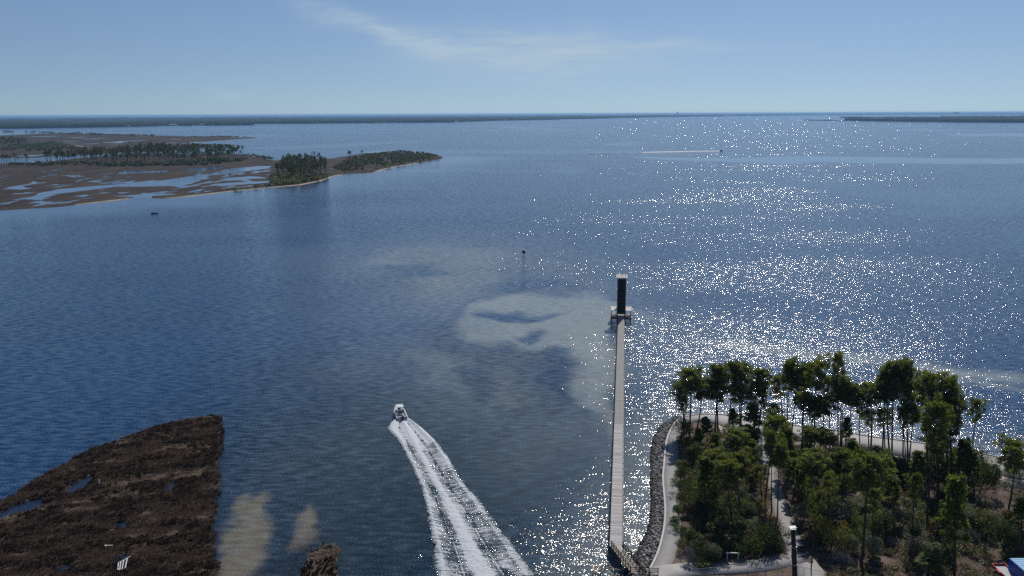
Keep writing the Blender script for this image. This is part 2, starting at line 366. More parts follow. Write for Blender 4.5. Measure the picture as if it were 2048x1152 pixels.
# ------------------------------------------------------------------ marsh across the water (far left)
PONDS_A = [[(48, 400), (80, 386), (130, 377), (200, 371), (260, 366), (330, 360), (400, 350), (430, 344), (470, 336), (520, 331), (548, 331), (545, 336), (500, 341), (460, 346), (420, 352), (400, 362), (360, 371), (290, 373), (220, 374), (160, 382), (110, 388), (70, 399)],
           [(222, 391), (280, 389), (278, 386), (340, 386), (350, 388), (302, 392), (300, 399), (316, 402), (262, 402), (282, 397)], [(140, 391), (175, 391), (165, 394)],
           [(0, 379), (25, 374), (60, 377), (28, 381)], [(120, 350), (185, 352), (150, 354)], [(225, 345), (330, 341), (345, 343), (240, 348)], [(175, 363), (215, 360), (212, 363)],
           [(400, 385), (412, 380), (424, 381)], [(340, 371), (400, 372), (350, 376)], [(430, 369), (520, 362), (535, 366), (450, 372)], [(440, 357), (500, 352), (530, 356), (470, 361)], [(70, 361), (88, 363), (78, 367)], [(365, 338), (430, 333), (440, 337), (380, 341)]]
def marsh_height(X, Y, poly, ponds, seed, grain=26.):
    wx = X + 8 * (fbm(X / 28, Y / 60, seed) - .5) * 2; wy = Y + 22 * (fbm(X / 40, Y / 50, seed + 5) - .5) * 2
    h = np.clip(-sdf_poly(X, Y, ground(poly)) / 6.0, -1, 1)
    for p in ponds:
        h = np.minimum(h, np.clip(sdf_poly(wx, wy, ground(p)) / 4.0, -1, 1))
    return h
xa, ya = np.meshgrid(np.arange(-1000, -20, 2.6), np.arange(610, 1620, 4.6))
X, Y = xa.ravel(), ya.ravel()
hA = marsh_height(X, Y, LAND_A, PONDS_A, 71)
speck = fbm(X / 9, Y / 30, 88, 3); zone = np.maximum(smooth(150, 30, np.abs(sdf_poly(X, Y, ground(PONDS_A[0])))) * .9, .35)
hA = np.minimum(hA, np.where((speck < .26 + .13 * zone) & (sdf_line(X, Y, ground(NEAR_SHORE)) > 14) & (Y < 1180), -.5, 1.0))
zA = hA * .35 + .12 * (fbm(X / 6, Y / 6, 5) - .5) * (hA > 0)
keep = ((zA.reshape(xa.shape)[:-1, :-1] > -.3) | (zA.reshape(xa.shape)[1:, 1:] > -.3) | (zA.reshape(xa.shape)[:-1, 1:] > -.3) | (zA.reshape(xa.shape)[1:, :-1] > -.3))
tag(link('marshland', mesh_np('marshland', np.stack([X, Y, zA], 1), grid_faces(*xa.shape, keep), True), M['far_marsh']), kind='structure')
xb, yb = np.meshgrid(np.arange(-1900, -300, 8.), np.arange(1180, 4200, 22.)); Xb, Yb = xb.ravel(), yb.ravel()
zb = marsh_height(Xb, Yb, LAND_B, [], 91) * .4
zb = np.where((fbm(Xb / 60, Yb / 160, 15, 3) < .24) , -.4, zb)
keep = ((zb.reshape(xb.shape)[:-1, :-1] > -.3) | (zb.reshape(xb.shape)[1:, 1:] > -.3))
tag(link('marshland', mesh_np('marshland', np.stack([Xb, Yb, zb], 1), grid_faces(*xb.shape, keep), True), M['far_marsh']), kind='structure')
# pale shell beach along the near shore and the sand spots of the back marsh, as low raised ribbons
def ribbon(name, pts, width, z, material, jit=.3, step=6.0, seed=1):
    g = ground(pts); P = [g[0]]
    for a, b in zip(g[:-1], g[1:]):
        n = max(1, int(np.linalg.norm(b - a) / step))
        for i in range(1, n + 1): P.append(a + (b - a) * i / n)
    P = np.array(P); d = np.gradient(P, axis=0); d /= np.linalg.norm(d, axis=1)[:, None] + 1e-9; nrm = np.stack([-d[:, 1], d[:, 0]], 1)
    w = width * (1 - jit + 2 * jit * fbm(np.arange(len(P)) * .35, np.full(len(P), 3.3), seed, 3)); w[0] *= .1; w[-1] *= .1
    off = np.array([-.5, -.25, 0, .25, .5]); hh = np.array([-.25, .6, 1, .6, -.25])
    V = np.stack([np.stack([P[:, 0] + nrm[:, 0] * w * o, P[:, 1] + nrm[:, 1] * w * o, np.full(len(P), z * h)], 1) for o, h in zip(off, hh)], 1).reshape(-1, 3)
    return tag(link(name, mesh_np(name, V, grid_faces(len(P), 5), True), material), kind='structure')
ribbon('beach', [(150, 410), (190, 405), (230, 400.5), (258, 397)], 3, .45, M['shell_sand'], .8, 5)
ribbon('beach', [(325, 397.5), (400, 389.5), (470, 381.5), (530, 376)], 3.5, .45, M['shell_sand'], .9, 5)
ribbon('beach', [(530, 376), (600, 369.5), (640, 361.5), (656, 355), (672, 351), (684, 349.5)], 5, .5, M['shell_sand'], .9, 5)
ribbon('beach', [(745, 345), (775, 336.5), (790, 333), (815, 329), (832, 326)], 4, .45, M['shell_sand'], .9, 5)
for p in ([(92, 287), (110, 289), (135, 289.5), (145, 291)], [(150, 291), (165, 293), (178, 293.5)], [(45, 294), (75, 293.5), (95, 293), (108, 294)], [(340, 279), (352, 279.5), (360, 279)], [(176, 296.5), (192, 296.5)]):
    ribbon('sand_spit', p, 14, .9, M['shell_sand'], .8, 8)

# ------------------------------------------------------------------ far wooded shores up to the horizon
def far_wood(name, front, depths, hgt, step, seed, material, label):
    """canopy sheet: front edge follows the shore, rows go back to the horizon, tops uneven like crowns"""
    g = ground(front); P = []
    for a, b in zip(g[:-1], g[1:]):
        n = max(1, int(np.linalg.norm(b - a) / step))
        for i in range(n): P.append(a + (b - a) * i / n)
    P.append(g[-1]); P = np.array(P); out = P / np.linalg.norm(P, axis=1)[:, None]
    rows = [np.column_stack([P, np.full(len(P), -.3)])]; rng = np.random.default_rng(seed)
    for k, dd in enumerate(depths):
        Q = P + out * dd + rng.normal(0, min(4, 1 + dd * .02), P.shape)
        h = hgt * (.55 + .75 * fbm(Q[:, 0] / 90, Q[:, 1] / 200, seed, 2)) * (.75 + .5 * rng.random(len(P)))
        if k == 0: h *= .75
        if k == len(depths) - 1: h *= .9
        gap = fbm(Q[:, 0] / 260, Q[:, 1] / 420, seed + 9, 3); h *= np.where(gap < .33, .25, 1)
        rows.append(np.column_stack([Q, h]))
    V = np.concatenate(rows); return tag(link(name, mesh_np(name, V, grid_faces(len(rows), len(P))[:, ::-1]), material), label, kind='stuff')
M['far_canopy'] = mat('far_canopy', (.016, .024, .014), (.040, .048, .030), scale=.02, rough=1.0, spec=.0)
deep_rows = [0, 12, 26, 44, 70, 105, 150, 220, 320, 460, 650, 900, 1250, 1800, 2600, 3800, 5500, 8000, 12000, 18000, 26000]
far_wood('forest', [(-420, 263), (0, 257.3), (120, 255.5), (250, 253.4), (340, 251), (400, 249), (470, 248), (560, 247), (640, 246.7), (800, 245.4), (900, 244.7), (950, 242.6), (1000, 241), (1060, 240), (1120, 239)], deep_rows, 17, 26, 5, M['far_canopy'], 'dark continuous forest on the far shore at left')
far_wood('forest', [(330, 251.2), (400, 251), (470, 250.4), (508, 250)], [0, 14, 30, 60, 110], 13, 16, 6, M['far_canopy'], 'low wooded point jutting from the far left shore')
far_wood('forest', [(1080, 238.5), (1180, 237.6), (1300, 234.6), (1480, 231.9), (1640, 230.2), (1800, 229.4), (2048, 228.8), (2400, 228)], [0, 40, 100, 200, 400, 900, 2000, 5000, 12000, 25000], 20, 60, 7, M['far_canopy'], 'thin strip of wooded land on the horizon, centre and right')
far_wood('forest', [(1690, 241.0), (1720, 242.0), (1800, 243.2), (1880, 244), (1950, 244.8), (2048, 245.4), (2300, 247)], [0, 12, 26, 44, 70, 105, 150, 220, 320, 460, 650, 900, 1300, 1800], 19, 22, 8, M['far_canopy'], 'dark wooded headland on the right just below the horizon')
far_wood('forest', [(1880, 240.5), (1950, 241), (2048, 241.4), (2300, 242)], [0, 40, 100, 200, 400, 800, 1500, 2600, 4200, 7000], 17, 40, 18, M['far_canopy'], 'deep wooded land behind the right headland at the frame edge')
far_wood('forest', [(1608, 240.7), (1650, 241.2), (1690, 241.4), (1740, 241.6)], [0, 14, 40], 6, 20, 9, M['far_canopy'], 'thin low spit running left from the right headland')
far_wood('forest', [(1680, 235.6), (1800, 236), (1920, 236.2), (2048, 236.4), (2300, 236.6)], [0, 40, 90, 200, 400, 900], 14, 50, 10, M['far_canopy'], 'pale wooded bank behind the right headland')

# ------------------------------------------------------------------ haze
def build_haze():
    mb = MB(); mb.box(-90000, 90000, -2000, 90000, -1.5, 78.0)
    m = bpy.data.materials.new('haze_air'); m.use_nodes = True; t = m.node_tree; t.nodes.clear()
    v = nd(t, 'ShaderNodeVolumePrincipled', {'Color': (.36, .64, 1.0), 'Density': HAZE_D, 'Anisotropy': .2})
    nd(t, 'ShaderNodeOutputMaterial', {'Volume': v.outputs[0]})
    o = mb.build('haze', m); tag(o, 'thin blue haze lying over the bay', kind='stuff')
HAZE_D = 4.2e-5
build_haze()
# ------------------------------------------------------------------ near marsh island (lower left)
MPONDS = [[(-30, 1040), (30, 1012), (66, 1002), (92, 996), (88, 1012), (62, 1026), (30, 1030), (-10, 1046)], [(128, 990), (148, 968), (180, 950), (187, 957), (168, 974), (142, 992)], [(232, 1054), (244, 1040), (256, 1050), (250, 1062)],
          [(270, 932), (280, 925), (284, 938)], [(325, 975), (345, 955), (352, 985), (336, 990)], [(235, 1120), (246, 1110), (258, 1122), (244, 1130)], [(90, 1140), (130, 1130), (140, 1150)]]
def near_marsh(name, poly, ponds, seed, hmax, res=.36):
    g = ground(poly); lo = g.min(0) - 2; hi = g.max(0) + 2; lo[1] = max(lo[1], 96)
    xg, yg = np.meshgrid(np.arange(lo[0], hi[0], res), np.arange(lo[1], hi[1], res)); X, Y = xg.ravel(), yg.ravel()
    wx = X + 1.4 * (fbm(X / 3, Y / 3, seed) - .5) * 2; wy = Y + 1.4 * (fbm(X / 3, Y / 3, seed + 4) - .5) * 2
    h = np.clip(-sdf_poly(wx, wy, g) / 1.3, -1, 1)
    for p in ponds:
        h = np.minimum(h, np.clip(sdf_poly(wx, wy, ground(p)) / 1.1, -1, 1))
    a = R(14); u = (X * math.cos(a) + Y * math.sin(a)) / 5.0; v = (-X * math.sin(a) + Y * math.cos(a)) / 1.7
    hum = fbm(u, v, seed + 7, 4)
    z = np.where(h > 0, h * .22 + (hum - .42) * hmax * np.minimum(h * 1.5, 1), h * .5)
    keep = (np.maximum.reduce([z.reshape(xg.shape)[:-1, :-1], z.reshape(xg.shape)[1:, 1:], z.reshape(xg.shape)[1:, :-1], z.reshape(xg.shape)[:-1, 1:]]) > -.12)
    o = tag(link(name, mesh_np(name, np.stack([X, Y, z], 1), grid_faces(*xg.shape, keep), True), M['marsh_soil']), kind='structure')
    return X, Y, z, h, hum
MX, MY, MZ, MHH, MHUM = near_marsh('marshland', MARSH, MPONDS, 101, .75)
SHOAL = [(600, 1190), (606, 1140), (622, 1108), (645, 1090), (664, 1088), (676, 1098), (678, 1120), (672, 1160), (672, 1200)]
SX, SY, SZ, SHH, SHUM = near_marsh('marshland', SHOAL, [], 131, .8, .3)

def blade_mesh(name, n, hgt, spread, wid, seed, droop=.35):
    rg = np.random.default_rng(seed); V = []; F = []
    for i in range(n):
        a = rg.random() * 6.283; r0 = rg.random() * spread * .4; bx, by = r0 * math.cos(a), r0 * math.sin(a)
        L = hgt * (.55 + .6 * rg.random()); b = a + rg.normal(0, .6); o = spread * (.3 + rg.random()) * droop * 2
        px, py = -math.sin(b) * wid, math.cos(b) * wid; k = len(V)
        V += [(bx - px, by - py, -.1), (bx + px, by + py, -.1), (bx + math.cos(b) * o * .4 + px * .7, by + math.sin(b) * o * .4 + py * .7, L * .65), (bx + math.cos(b) * o, by + math.sin(b) * o, L)]
        F += [(k, k + 1, k + 2), (k, k + 2, k + 3)]
    return mesh_np(name, V, F)
def scatter(name, pts, rot, scl, proto_mesh, material, label):
    """uncountable cover: one object whose geometry nodes put a clump on every point"""
    if not proto_mesh.materials: proto_mesh.materials.append(material)
    po = bpy.data.objects.new(name + '_clump', proto_mesh)
    me = bpy.data.meshes.new(name); me.vertices.add(len(pts)); me.vertices.foreach_set('co', np.asarray(pts, np.float32).ravel())
    add_attr(me, 'rot', rot); add_attr(me, 'scl', scl)
    o = link(name, me); ng = bpy.data.node_groups.new(name, 'GeometryNodeTree')
    ng.interface.new_socket('Geometry', in_out='INPUT', socket_type='NodeSocketGeometry'); ng.interface.new_socket('Geometry', in_out='OUTPUT', socket_type='NodeSocketGeometry')
    gi = ng.nodes.new('NodeGroupInput'); go = ng.nodes.new('NodeGroupOutput')
    ar = ng.nodes.new('GeometryNodeInputNamedAttribute'); ar.data_type = 'FLOAT'; ar.inputs['Name'].default_value = 'rot'
    as_ = ng.nodes.new('GeometryNodeInputNamedAttribute'); as_.data_type = 'FLOAT'; as_.inputs['Name'].default_value = 'scl'
    cx = ng.nodes.new('ShaderNodeCombineXYZ'); ob = ng.nodes.new('GeometryNodeObjectInfo'); ob.inputs['Object'].default_value = po
    ip = ng.nodes.new('GeometryNodeInstanceOnPoints'); m2p = ng.nodes.new('GeometryNodeMeshToPoints')
    L = ng.links.new
    L(gi.outputs[0], m2p.inputs[0]); L(m2p.outputs[0], ip.inputs['Points']); L(ob.outputs['Geometry'], ip.inputs['Instance'])
    L(ar.outputs[0], cx.inputs[2]); L(cx.outputs[0], ip.inputs['Rotation']); L(as_.outputs[0], ip.inputs['Scale']); L(ip.outputs[0], go.inputs[0])
    md = o.modifiers.new('clumps', 'NODES'); md.node_group = ng
    return tag(o, label, kind='stuff')
M['sedge_dark'] = mat('sedge_dark', (.022, .019, .016), (.050, .043, .036), scale=3, rough=.9, spec=.1, trans=.3, tint=(1.15, 1.0, .82))
M['sedge_brown'] = mat('sedge_brown', (.105, .082, .069), (.180, .142, .120), scale=3, rough=.9, spec=.1, trans=.3, tint=(1.15, 1.0, .82))
M['sedge_tan'] = mat('sedge_tan', (.24, .20, .165), (.42, .36, .30), scale=3, rough=.9, spec=.1, trans=.3, tint=(1.15, 1.0, .82))
def cover(X, Y, Z, H, HUM, dens, sets, seed):
    rg = np.random.default_rng(seed); idx = np.flatnonzero((H > .05) & (Z > .02))
    a = R(14)
    for (name, proto, mt, lab, sel, frac, s0, s1) in sets:
        u = (X[idx] * math.cos(a) + Y[idx] * math.sin(a)) / 6.0; v = (-X[idx] * math.sin(a) + Y[idx] * math.cos(a)) / 1.9
        w = fbm(u, v, seed + 3, 4); c = idx[sel(w, H[idx], HUM[idx])]; c = c[rg.random(len(c)) < frac]
        P = np.stack([X[c] + rg.uniform(-.2, .2, len(c)), Y[c] + rg.uniform(-.2, .2, len(c)), Z[c]], 1)
        scatter(name, P, rg.random(len(c)) * 6.28, s0 + (s1 - s0) * rg.random(len(c)), proto, mt, lab)
T1 = blade_mesh('tuft_a', 22, .62, .42, .035, 1); T2 = blade_mesh('tuft_b', 20, .5, .5, .035, 2, .55); T3 = blade_mesh('wrack', 16, .22, .6, .03, 3, .9)
cover(MX, MY, MZ, MHH, MHUM, 1, [
    ('marsh_grass', T1, M['sedge_dark'], 'dark olive rushes in tussocks over the lower left marsh island', lambda w, h, u: (u > .52) | (h < .45), .40, .6, 1.2),
    ('marsh_grass', T2, M['sedge_brown'], 'brown winter marsh grass over the lower left island', lambda w, h, u: w > .36, .55, .6, 1.1),
    ('dead_reeds', T3, M['sedge_tan'], 'pale flattened reeds in streaks on the lower left island', lambda w, h, u: (w < .36) & (h > .4), .8, .7, 1.5)], 5)
cover(SX, SY, SZ, SHH, SHUM, 1, [
    ('marsh_grass', bpy.data.meshes['tuft_a'], M['sedge_dark'], 'dark rushes on the small sunken islet beside the sand shoal', lambda w, h, u: w > .40, .4, .4, .8),
    ('dead_reeds', bpy.data.meshes['wrack'], M['sedge_tan'], 'pale flattened reeds on the small sunken islet', lambda w, h, u: (w < .36), .35, .7, 1.2)], 6)

# ------------------------------------------------------------------ park point (lower right): ground, seawall, paths
LZ = 1.22
CAP = [(1255, 1215), (1282, 1165), (1300, 1137), (1312, 1115), (1322, 1085), (1329, 1050), (1331, 1020), (1328, 985), (1325, 955), (1327, 938), (1329, 915), (1331, 890), (1336, 868), (1350, 842), (1366, 832), (1400, 827), (1440, 827), (1500, 836), (1568, 848), (1660, 858), (1692, 864), (1744, 873), (1794, 879), (1848, 886), (1910, 896), (1973, 908), (2048, 924), (2200, 955), (2400, 1000), (2700, 1065)]
def resample(P, step):
    P = np.asarray(P, float)
    d = np.r_[0, np.cumsum(np.linalg.norm(np.diff(P, axis=0), axis=1))]; n = max(2, int(d[-1] / step) + 1); s = np.linspace(0, d[-1], n)
    Q = np.stack([np.interp(s, d, P[:, 0]), np.interp(s, d, P[:, 1])], 1)
    for _ in range(6): Q[1:-1] = .25 * Q[:-2] + .5 * Q[1:-1] + .25 * Q[2:]
    return Q
def normals(P):
    d = np.gradient(P, axis=0); d /= np.linalg.norm(d, axis=1)[:, None]; return np.stack([d[:, 1], -d[:, 0]], 1)   # right-hand side of travel
CAPW = resample(ground(CAP, 1.4), 1.2); CAPN = normals(CAPW)                                                          # normal points inland
LANDW = np.vstack([CAPW, [[300, 120], [300, 80], [25, 80]]])
xg, yg = np.meshgrid(np.arange(10, 270, .9), np.arange(86, 290, .9)); X, Y = xg.ravel(), yg.ravel()
dl = sdf_poly(X, Y, LANDW); lump = fbm(X / 7, Y / 7, 201, 4)
z = np.where(dl < 0, LZ + (lump - .5) * .5 * smooth(6, 14, -dl) - .05, LZ - .05 - np.clip(dl, 0, 5) * .75)
keep = (z.reshape(xg.shape)[:-1, :-1] > -1.0)
tag(link('ground', mesh_np('ground', np.stack([X, Y, z], 1), grid_faces(*xg.shape, keep), True), M['forest_floor']), kind='structure')
def GZ(x, y):
    x = np.asarray([x], float); y = np.asarray([y], float); d = sdf_poly(x, y, LANDW)
    return float((LZ + (fbm(x / 7, y / 7, 201, 4) - .5) * .5 * smooth(6, 14, -d) - .05)[0])
def strip(name, L, Rr, z0, z1, material, parent=None):
    """solid ribbon between two polylines, top at z1 and underside at z0"""
    n = len(L); V = np.concatenate([np.column_stack([L, np.full(n, z1)]), np.column_stack([Rr, np.full(n, z1)]), np.column_stack([L, np.full(n, z0)]), np.column_stack([Rr, np.full(n, z0)])])
    i = np.arange(n - 1); F = np.concatenate([np.stack([i, i + n, i + n + 1, i + 1], 1)[:, ::-1], np.stack([i, i + 1, i + 2 * n + 1, i + 2 * n], 1)[:, ::-1], np.stack([i + n, i + 3 * n, i + 3 * n + 1, i + n + 1], 1)[:, ::-1]])
    return link(name, mesh_np(name, V, F), material, parent)
# path along the seawall: narrow on the left shore, wide behind the pines
s_i = np.arange(len(CAPW)); turn = int(np.argmin(np.linalg.norm(CAPW - ground([(1366, 832)], 1.4)[0], axis=1)))
wid = np.where(s_i < turn, 2.6, 2.6) + smooth(turn - 4, turn + 14, s_i) * 7.0
wid = wid * (1 + .10 * (fbm(s_i / 9, s_i * 0, 31, 3) - .5) * 2)
tag(strip('path', CAPW + CAPN * .22, CAPW + CAPN * (.22 + wid)[:, None], 1.0, 1.302, M['concrete_path']), kind='structure')
tag(strip('beach', CAPW[turn + 6:] + CAPN[turn + 6:] * 7.0, CAPW[turn + 6:] + CAPN[turn + 6:] * (13 + 3 * fbm(s_i[turn + 6:] / 6, s_i[turn + 6:] * 0, 77, 3))[:, None], .9, 1.292, M['beach_sand']), kind='structure')
P2 = resample(ground([(1512, 868), (1522, 888), (1531, 908), (1540, 935), (1548, 965), (1556, 1000), (1568, 1040), (1583, 1078), (1600, 1110), (1625, 1150), (1670, 1230)], 1.3), 1.5); N2 = normals(P2)
w2 = np.interp(np.linspace(0, 1, len(P2)), [0, .5, .72, .85, 1], [1.2, 1.25, 1.5, 2.3, 3.0])
tag(strip('path', P2 - N2 * w2[:, None], P2 + N2 * w2[:, None], 1.0, 1.306, M['concrete_path']), kind='structure')
P3 = resample(ground([(1290, 1165), (1330, 1143), (1380, 1136), (1440, 1137), (1500, 1134), (1550, 1126), (1600, 1112)], 1.3), 1.5); N3 = normals(P3)
w3 = np.interp(np.linspace(0, 1, len(P3)), [0, .25, .5, 1], [3.5, 2.0, 1.7, 1.9])
tag(strip('path', P3 - N3 * w3[:, None], P3 + N3 * w3[:, None], 1.0, 1.310, M['concrete_path']), kind='structure')
# seawall: wall body with a pale cap
sw = empty('seawall', (0, 0, 0)); tag(sw, 'curving concrete seawall with a pale cap round the pine point', 'seawall')
strip('wall_body', CAPW - CAPN * .10, CAPW + CAPN * .14, -1.0, 1.33, M['concrete_path'], sw)
strip('cap', CAPW - CAPN * .16, CAPW + CAPN * .20, 1.33, 1.45, M['concrete_cap'], sw)
# riprap on the left shore
def riprap():
    m = bpy.data.materials.new('riprap_stone'); m.use_nodes = True; t = m.node_tree; t.nodes.clear()
    g = nd(t, 'ShaderNodeNewGeometry'); at = nd(t, 'ShaderNodeAttribute', attribute_name='tone').outputs['Fac']
    nz = nd(t, 'ShaderNodeTexNoise', {'Vector': g.outputs['Position'], 'Scale': 3.0, 'Detail': 4.0}).outputs['Fac']
    c = ramp(t, mth(t, 'MULTIPLY_ADD', nz, .5, mth(t, 'SUBTRACT', at, .25)), [(0, (.02, .02, .019)), (.4, (.075, .072, .07)), (.72, (.20, .195, .19)), (1, (.36, .35, .34))])
    wet = mth(t, 'MULTIPLY_ADD', nd(t, 'ShaderNodeSeparateXYZ', {0: g.outputs['Position']}).outputs[2], 2.2, -.5, clamp=True)   # algae-dark tide line
    c = mixc(t, wet, (.016, .016, .014), c)
    p = nd(t, 'ShaderNodeBsdfPrincipled', {'Base Color': c, 'Roughness': .8}); nd(t, 'ShaderNodeOutputMaterial', {0: p.outputs[0]})
    phi = (1 + 5 ** .5) / 2
    ico = np.array([(-1, phi, 0), (1, phi, 0), (-1, -phi, 0), (1, -phi, 0), (0, -1, phi), (0, 1, phi), (0, -1, -phi), (0, 1, -phi), (phi, 0, -1), (phi, 0, 1), (-phi, 0, -1), (-phi, 0, 1)]) / 1.9
    fc = np.array([(0, 11, 5), (0, 5, 1), (0, 1, 7), (0, 7, 10), (0, 10, 11), (1, 5, 9), (5, 11, 4), (11, 10, 2), (10, 7, 6), (7, 1, 8), (3, 9, 4), (3, 4, 2), (3, 2, 6), (3, 6, 8), (3, 8, 9), (4, 9, 5), (2, 4, 11), (6, 2, 10), (8, 6, 7), (9, 8, 1)])
    rg = np.random.default_rng(3); V = []; F = []; T = []
    k0 = int(np.argmin(np.linalg.norm(CAPW - ground([(1290, 1150)], 1.4)[0], axis=1)))
    for i in range(4600):
        s = rg.uniform(0, turn + 3); k = int(s); fr = s - k; p = CAPW[k] * (1 - fr) + CAPW[k + 1] * fr; nrm = CAPN[k]
        W = 2.5 + 1.6 * max(0, 1 - s / 22) + .5 * math.sin(s * .13); q = rg.random() ** .9; off = .3 + q * W; c = p - nrm * off
        zc = 1.15 * (1 - q) ** .9 - .12 + rg.normal(0, .06); r = rg.uniform(.16, .40)
        rot = np.linalg.qr(rg.normal(size=(3, 3)))[0]; vv = (ico * rg.uniform(.7, 1.25, (12, 1)) * r * np.array([1.2, .95, .75])) @ rot.T + [c[0], c[1], zc]
        F.append(fc + 12 * i); V.append(vv); T.append(np.full(12, rg.random()))
    me = mesh_np('riprap', np.concatenate(V), np.concatenate(F)); add_attr(me, 'tone', np.concatenate(T))
    tag(link('riprap', me, m), 'grey boulders of riprap piled below the curving seawall', kind='stuff')
riprap()
# ------------------------------------------------------------------ boardwalk
M['plank'] = mat('plank', (.36, .345, .33), (.50, .48, .46), scale=1.4, rough=.85, rnd=.6, stretch=(1, 6, 1))
M['plank_new'] = mat('plank_new', (.46, .41, .33), (.56, .51, .42), scale=1.4, rough=.85, rnd=.25, stretch=(1, 6, 1))
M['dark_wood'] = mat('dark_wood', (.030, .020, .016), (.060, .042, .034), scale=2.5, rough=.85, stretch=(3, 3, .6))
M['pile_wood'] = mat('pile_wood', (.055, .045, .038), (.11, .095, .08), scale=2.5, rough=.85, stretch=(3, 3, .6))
M['rail_pale'] = mat('rail_pale', (.48, .46, .44), (.60, .58, .56), scale=2.0, rough=.8)
DZ = 1.75
bwA = pix(1231.5, 1093, DZ); bwB = pix(1242, 637, DZ)
bw_dir = (bwB - bwA).normalized(); bw_len = (bwB - bwA).length; bw_side = Vector((bw_dir.y, -bw_dir.x, 0))
BW = 2.0
bw = empty('boardwalk', bwA, math.atan2(-bw_dir.x, bw_dir.y)); tag(bw, 'long straight grey plank boardwalk over the water to the tower', 'boardwalk')
pitch_ = .19; n_pl = int(bw_len / pitch_)
pl_me = []
rgp = np.random.default_rng(12)
for k in range(4):
    e = rgp.normal(0, .02, 4); b = MB(); b.quadbox([(-BW / 2 + e[0], -.085, -.045), (BW / 2 + e[1], -.085, -.045), (BW / 2 + e[1], .085, -.045), (-BW / 2 + e[0], .085, -.045), (-BW / 2 + e[0], -.085, 0), (BW / 2 + e[1], -.085, 0), (BW / 2 + e[1], .085, 0), (-BW / 2 + e[0], .085, 0)])
    pl_me.append(b.mesh('plank')); pl_me[-1].materials.append(M['plank'])
for k in range(300):
    o = link('plank', pl_me[k % 4], None, bw); o.location = (0, (k + .5) * pitch_, rgp.normal(0, .006)); o.rotation_euler = (rgp.normal(0, .006), 0, rgp.normal(0, .003))
b = MB()
for k in range(300, n_pl):
    e = rgp.normal(0, .02); y = (k + .5) * pitch_; zz = rgp.normal(0, .006); b.box(-BW / 2 + e, BW / 2 + e, y - .085, y + .085, -.045 + zz, zz)
tag(b.build('far_planks', M['plank'], bw), kind='stuff')
for sx_ in (-.82, 0, .82):
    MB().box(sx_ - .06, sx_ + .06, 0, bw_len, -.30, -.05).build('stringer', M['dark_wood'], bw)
MB().box(BW / 2 + .10, BW / 2 + .20, .6, bw_len - 3, .02, .12).build('kerb_rail', M['rail_pale'], bw)
MB().box(BW / 2 - .09, BW / 2 - .02, .6, bw_len - 3, .012, .06).build('edge_board', M['rail_pale'], bw)
pile_b = MB(); pile_b.tube([(0, 0, -3.2), (0, 0, -.02)], [.15, .14], 8); pile_me = pile_b.mesh('pile', True); pile_me.materials.append(M['pile_wood'])
pile_t = MB(); pile_t.tube([(0, 0, -3.2), (0, 0, .16)], [.13, .125], 8); pile_me2 = pile_t.mesh('pile', True); pile_me2.materials.append(M['pile_wood'])
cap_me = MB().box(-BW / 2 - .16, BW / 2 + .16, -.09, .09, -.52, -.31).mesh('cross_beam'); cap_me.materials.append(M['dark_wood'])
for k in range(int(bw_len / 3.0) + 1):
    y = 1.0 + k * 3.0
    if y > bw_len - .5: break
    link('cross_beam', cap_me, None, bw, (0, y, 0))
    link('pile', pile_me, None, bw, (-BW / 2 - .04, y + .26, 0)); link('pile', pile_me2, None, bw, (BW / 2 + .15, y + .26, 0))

# ---- angled ramp from the boardwalk down to the path
rA = pix(1231.5, 1092, DZ); rB = pix(1272, 1143, 1.55); rdir = (rB - rA).normalized(); rl = (rB - rA).length
ramp_o = empty('ramp', (0, 0, 0)); tag(ramp_o, 'angled wooden ramp with dark railings joining boardwalk and shore path', 'ramp')
rs = Vector((rdir.y, -rdir.x, 0)).normalized(); rw = .85
n_rp = int(rl / .2)
for k in range(n_rp + 2):
    c = rA + rdir * (k * .2 - .1); MB().bar(c - rs * rw, c + rs * rw, .18, .045).build('plank', M['plank_new'], ramp_o)
for s in (-1, 1):
    MB().bar(rA + rs * s * .7 - Vector((0, 0, .16)), rB + rs * s * .7 - Vector((0, 0, .16)), .1, .22).build('stringer', M['dark_wood'], ramp_o)
def railing(a, b, parent, n, hgt=1.1, rails=(1.05, .55), pw=.13, ext=.12):
    a = Vector(a); b = Vector(b)
    for i in range(n + 1):
        p = a + (b - a) * i / n
        MB().box(-pw / 2, pw / 2, -pw / 2, pw / 2, -.35, hgt + ext).build('post', M['dark_wood'], parent, p)
    for h in rails:
        MB().bar(a + Vector((0, 0, h)), b + Vector((0, 0, h)), .05, .11).build('rail', M['dark_wood'], parent)
    # wire infill
    b_ = MB()
    L = (b - a).length; k = int(L / .22)
    for i in range(1, k): 
        p = a + (b - a) * i / k; b_.bar(p + Vector((0, 0, .08)), p + Vector((0, 0, 1.03)), .03, .03)
    b_.build('baluster_row', M['dark_wood'], parent)
for s in (-1, 1):
    railing(rA + rs * s * rw + rdir * (1.2 if s < 0 else .2), rB + rs * s * rw + rdir * (1.5 if s < 0 else -.2), ramp_o, 8)
for k in range(4):
    p = rA + rdir * (1 + k * 2.6)
    for s in (-1, 1): MB().tube([p + rs * s * .75 + Vector((0, 0, -3.2)), p + rs * s * .75 + Vector((0, 0, -.1))], [.14, .13], 8).build('pile', M['pile_wood'], ramp_o)
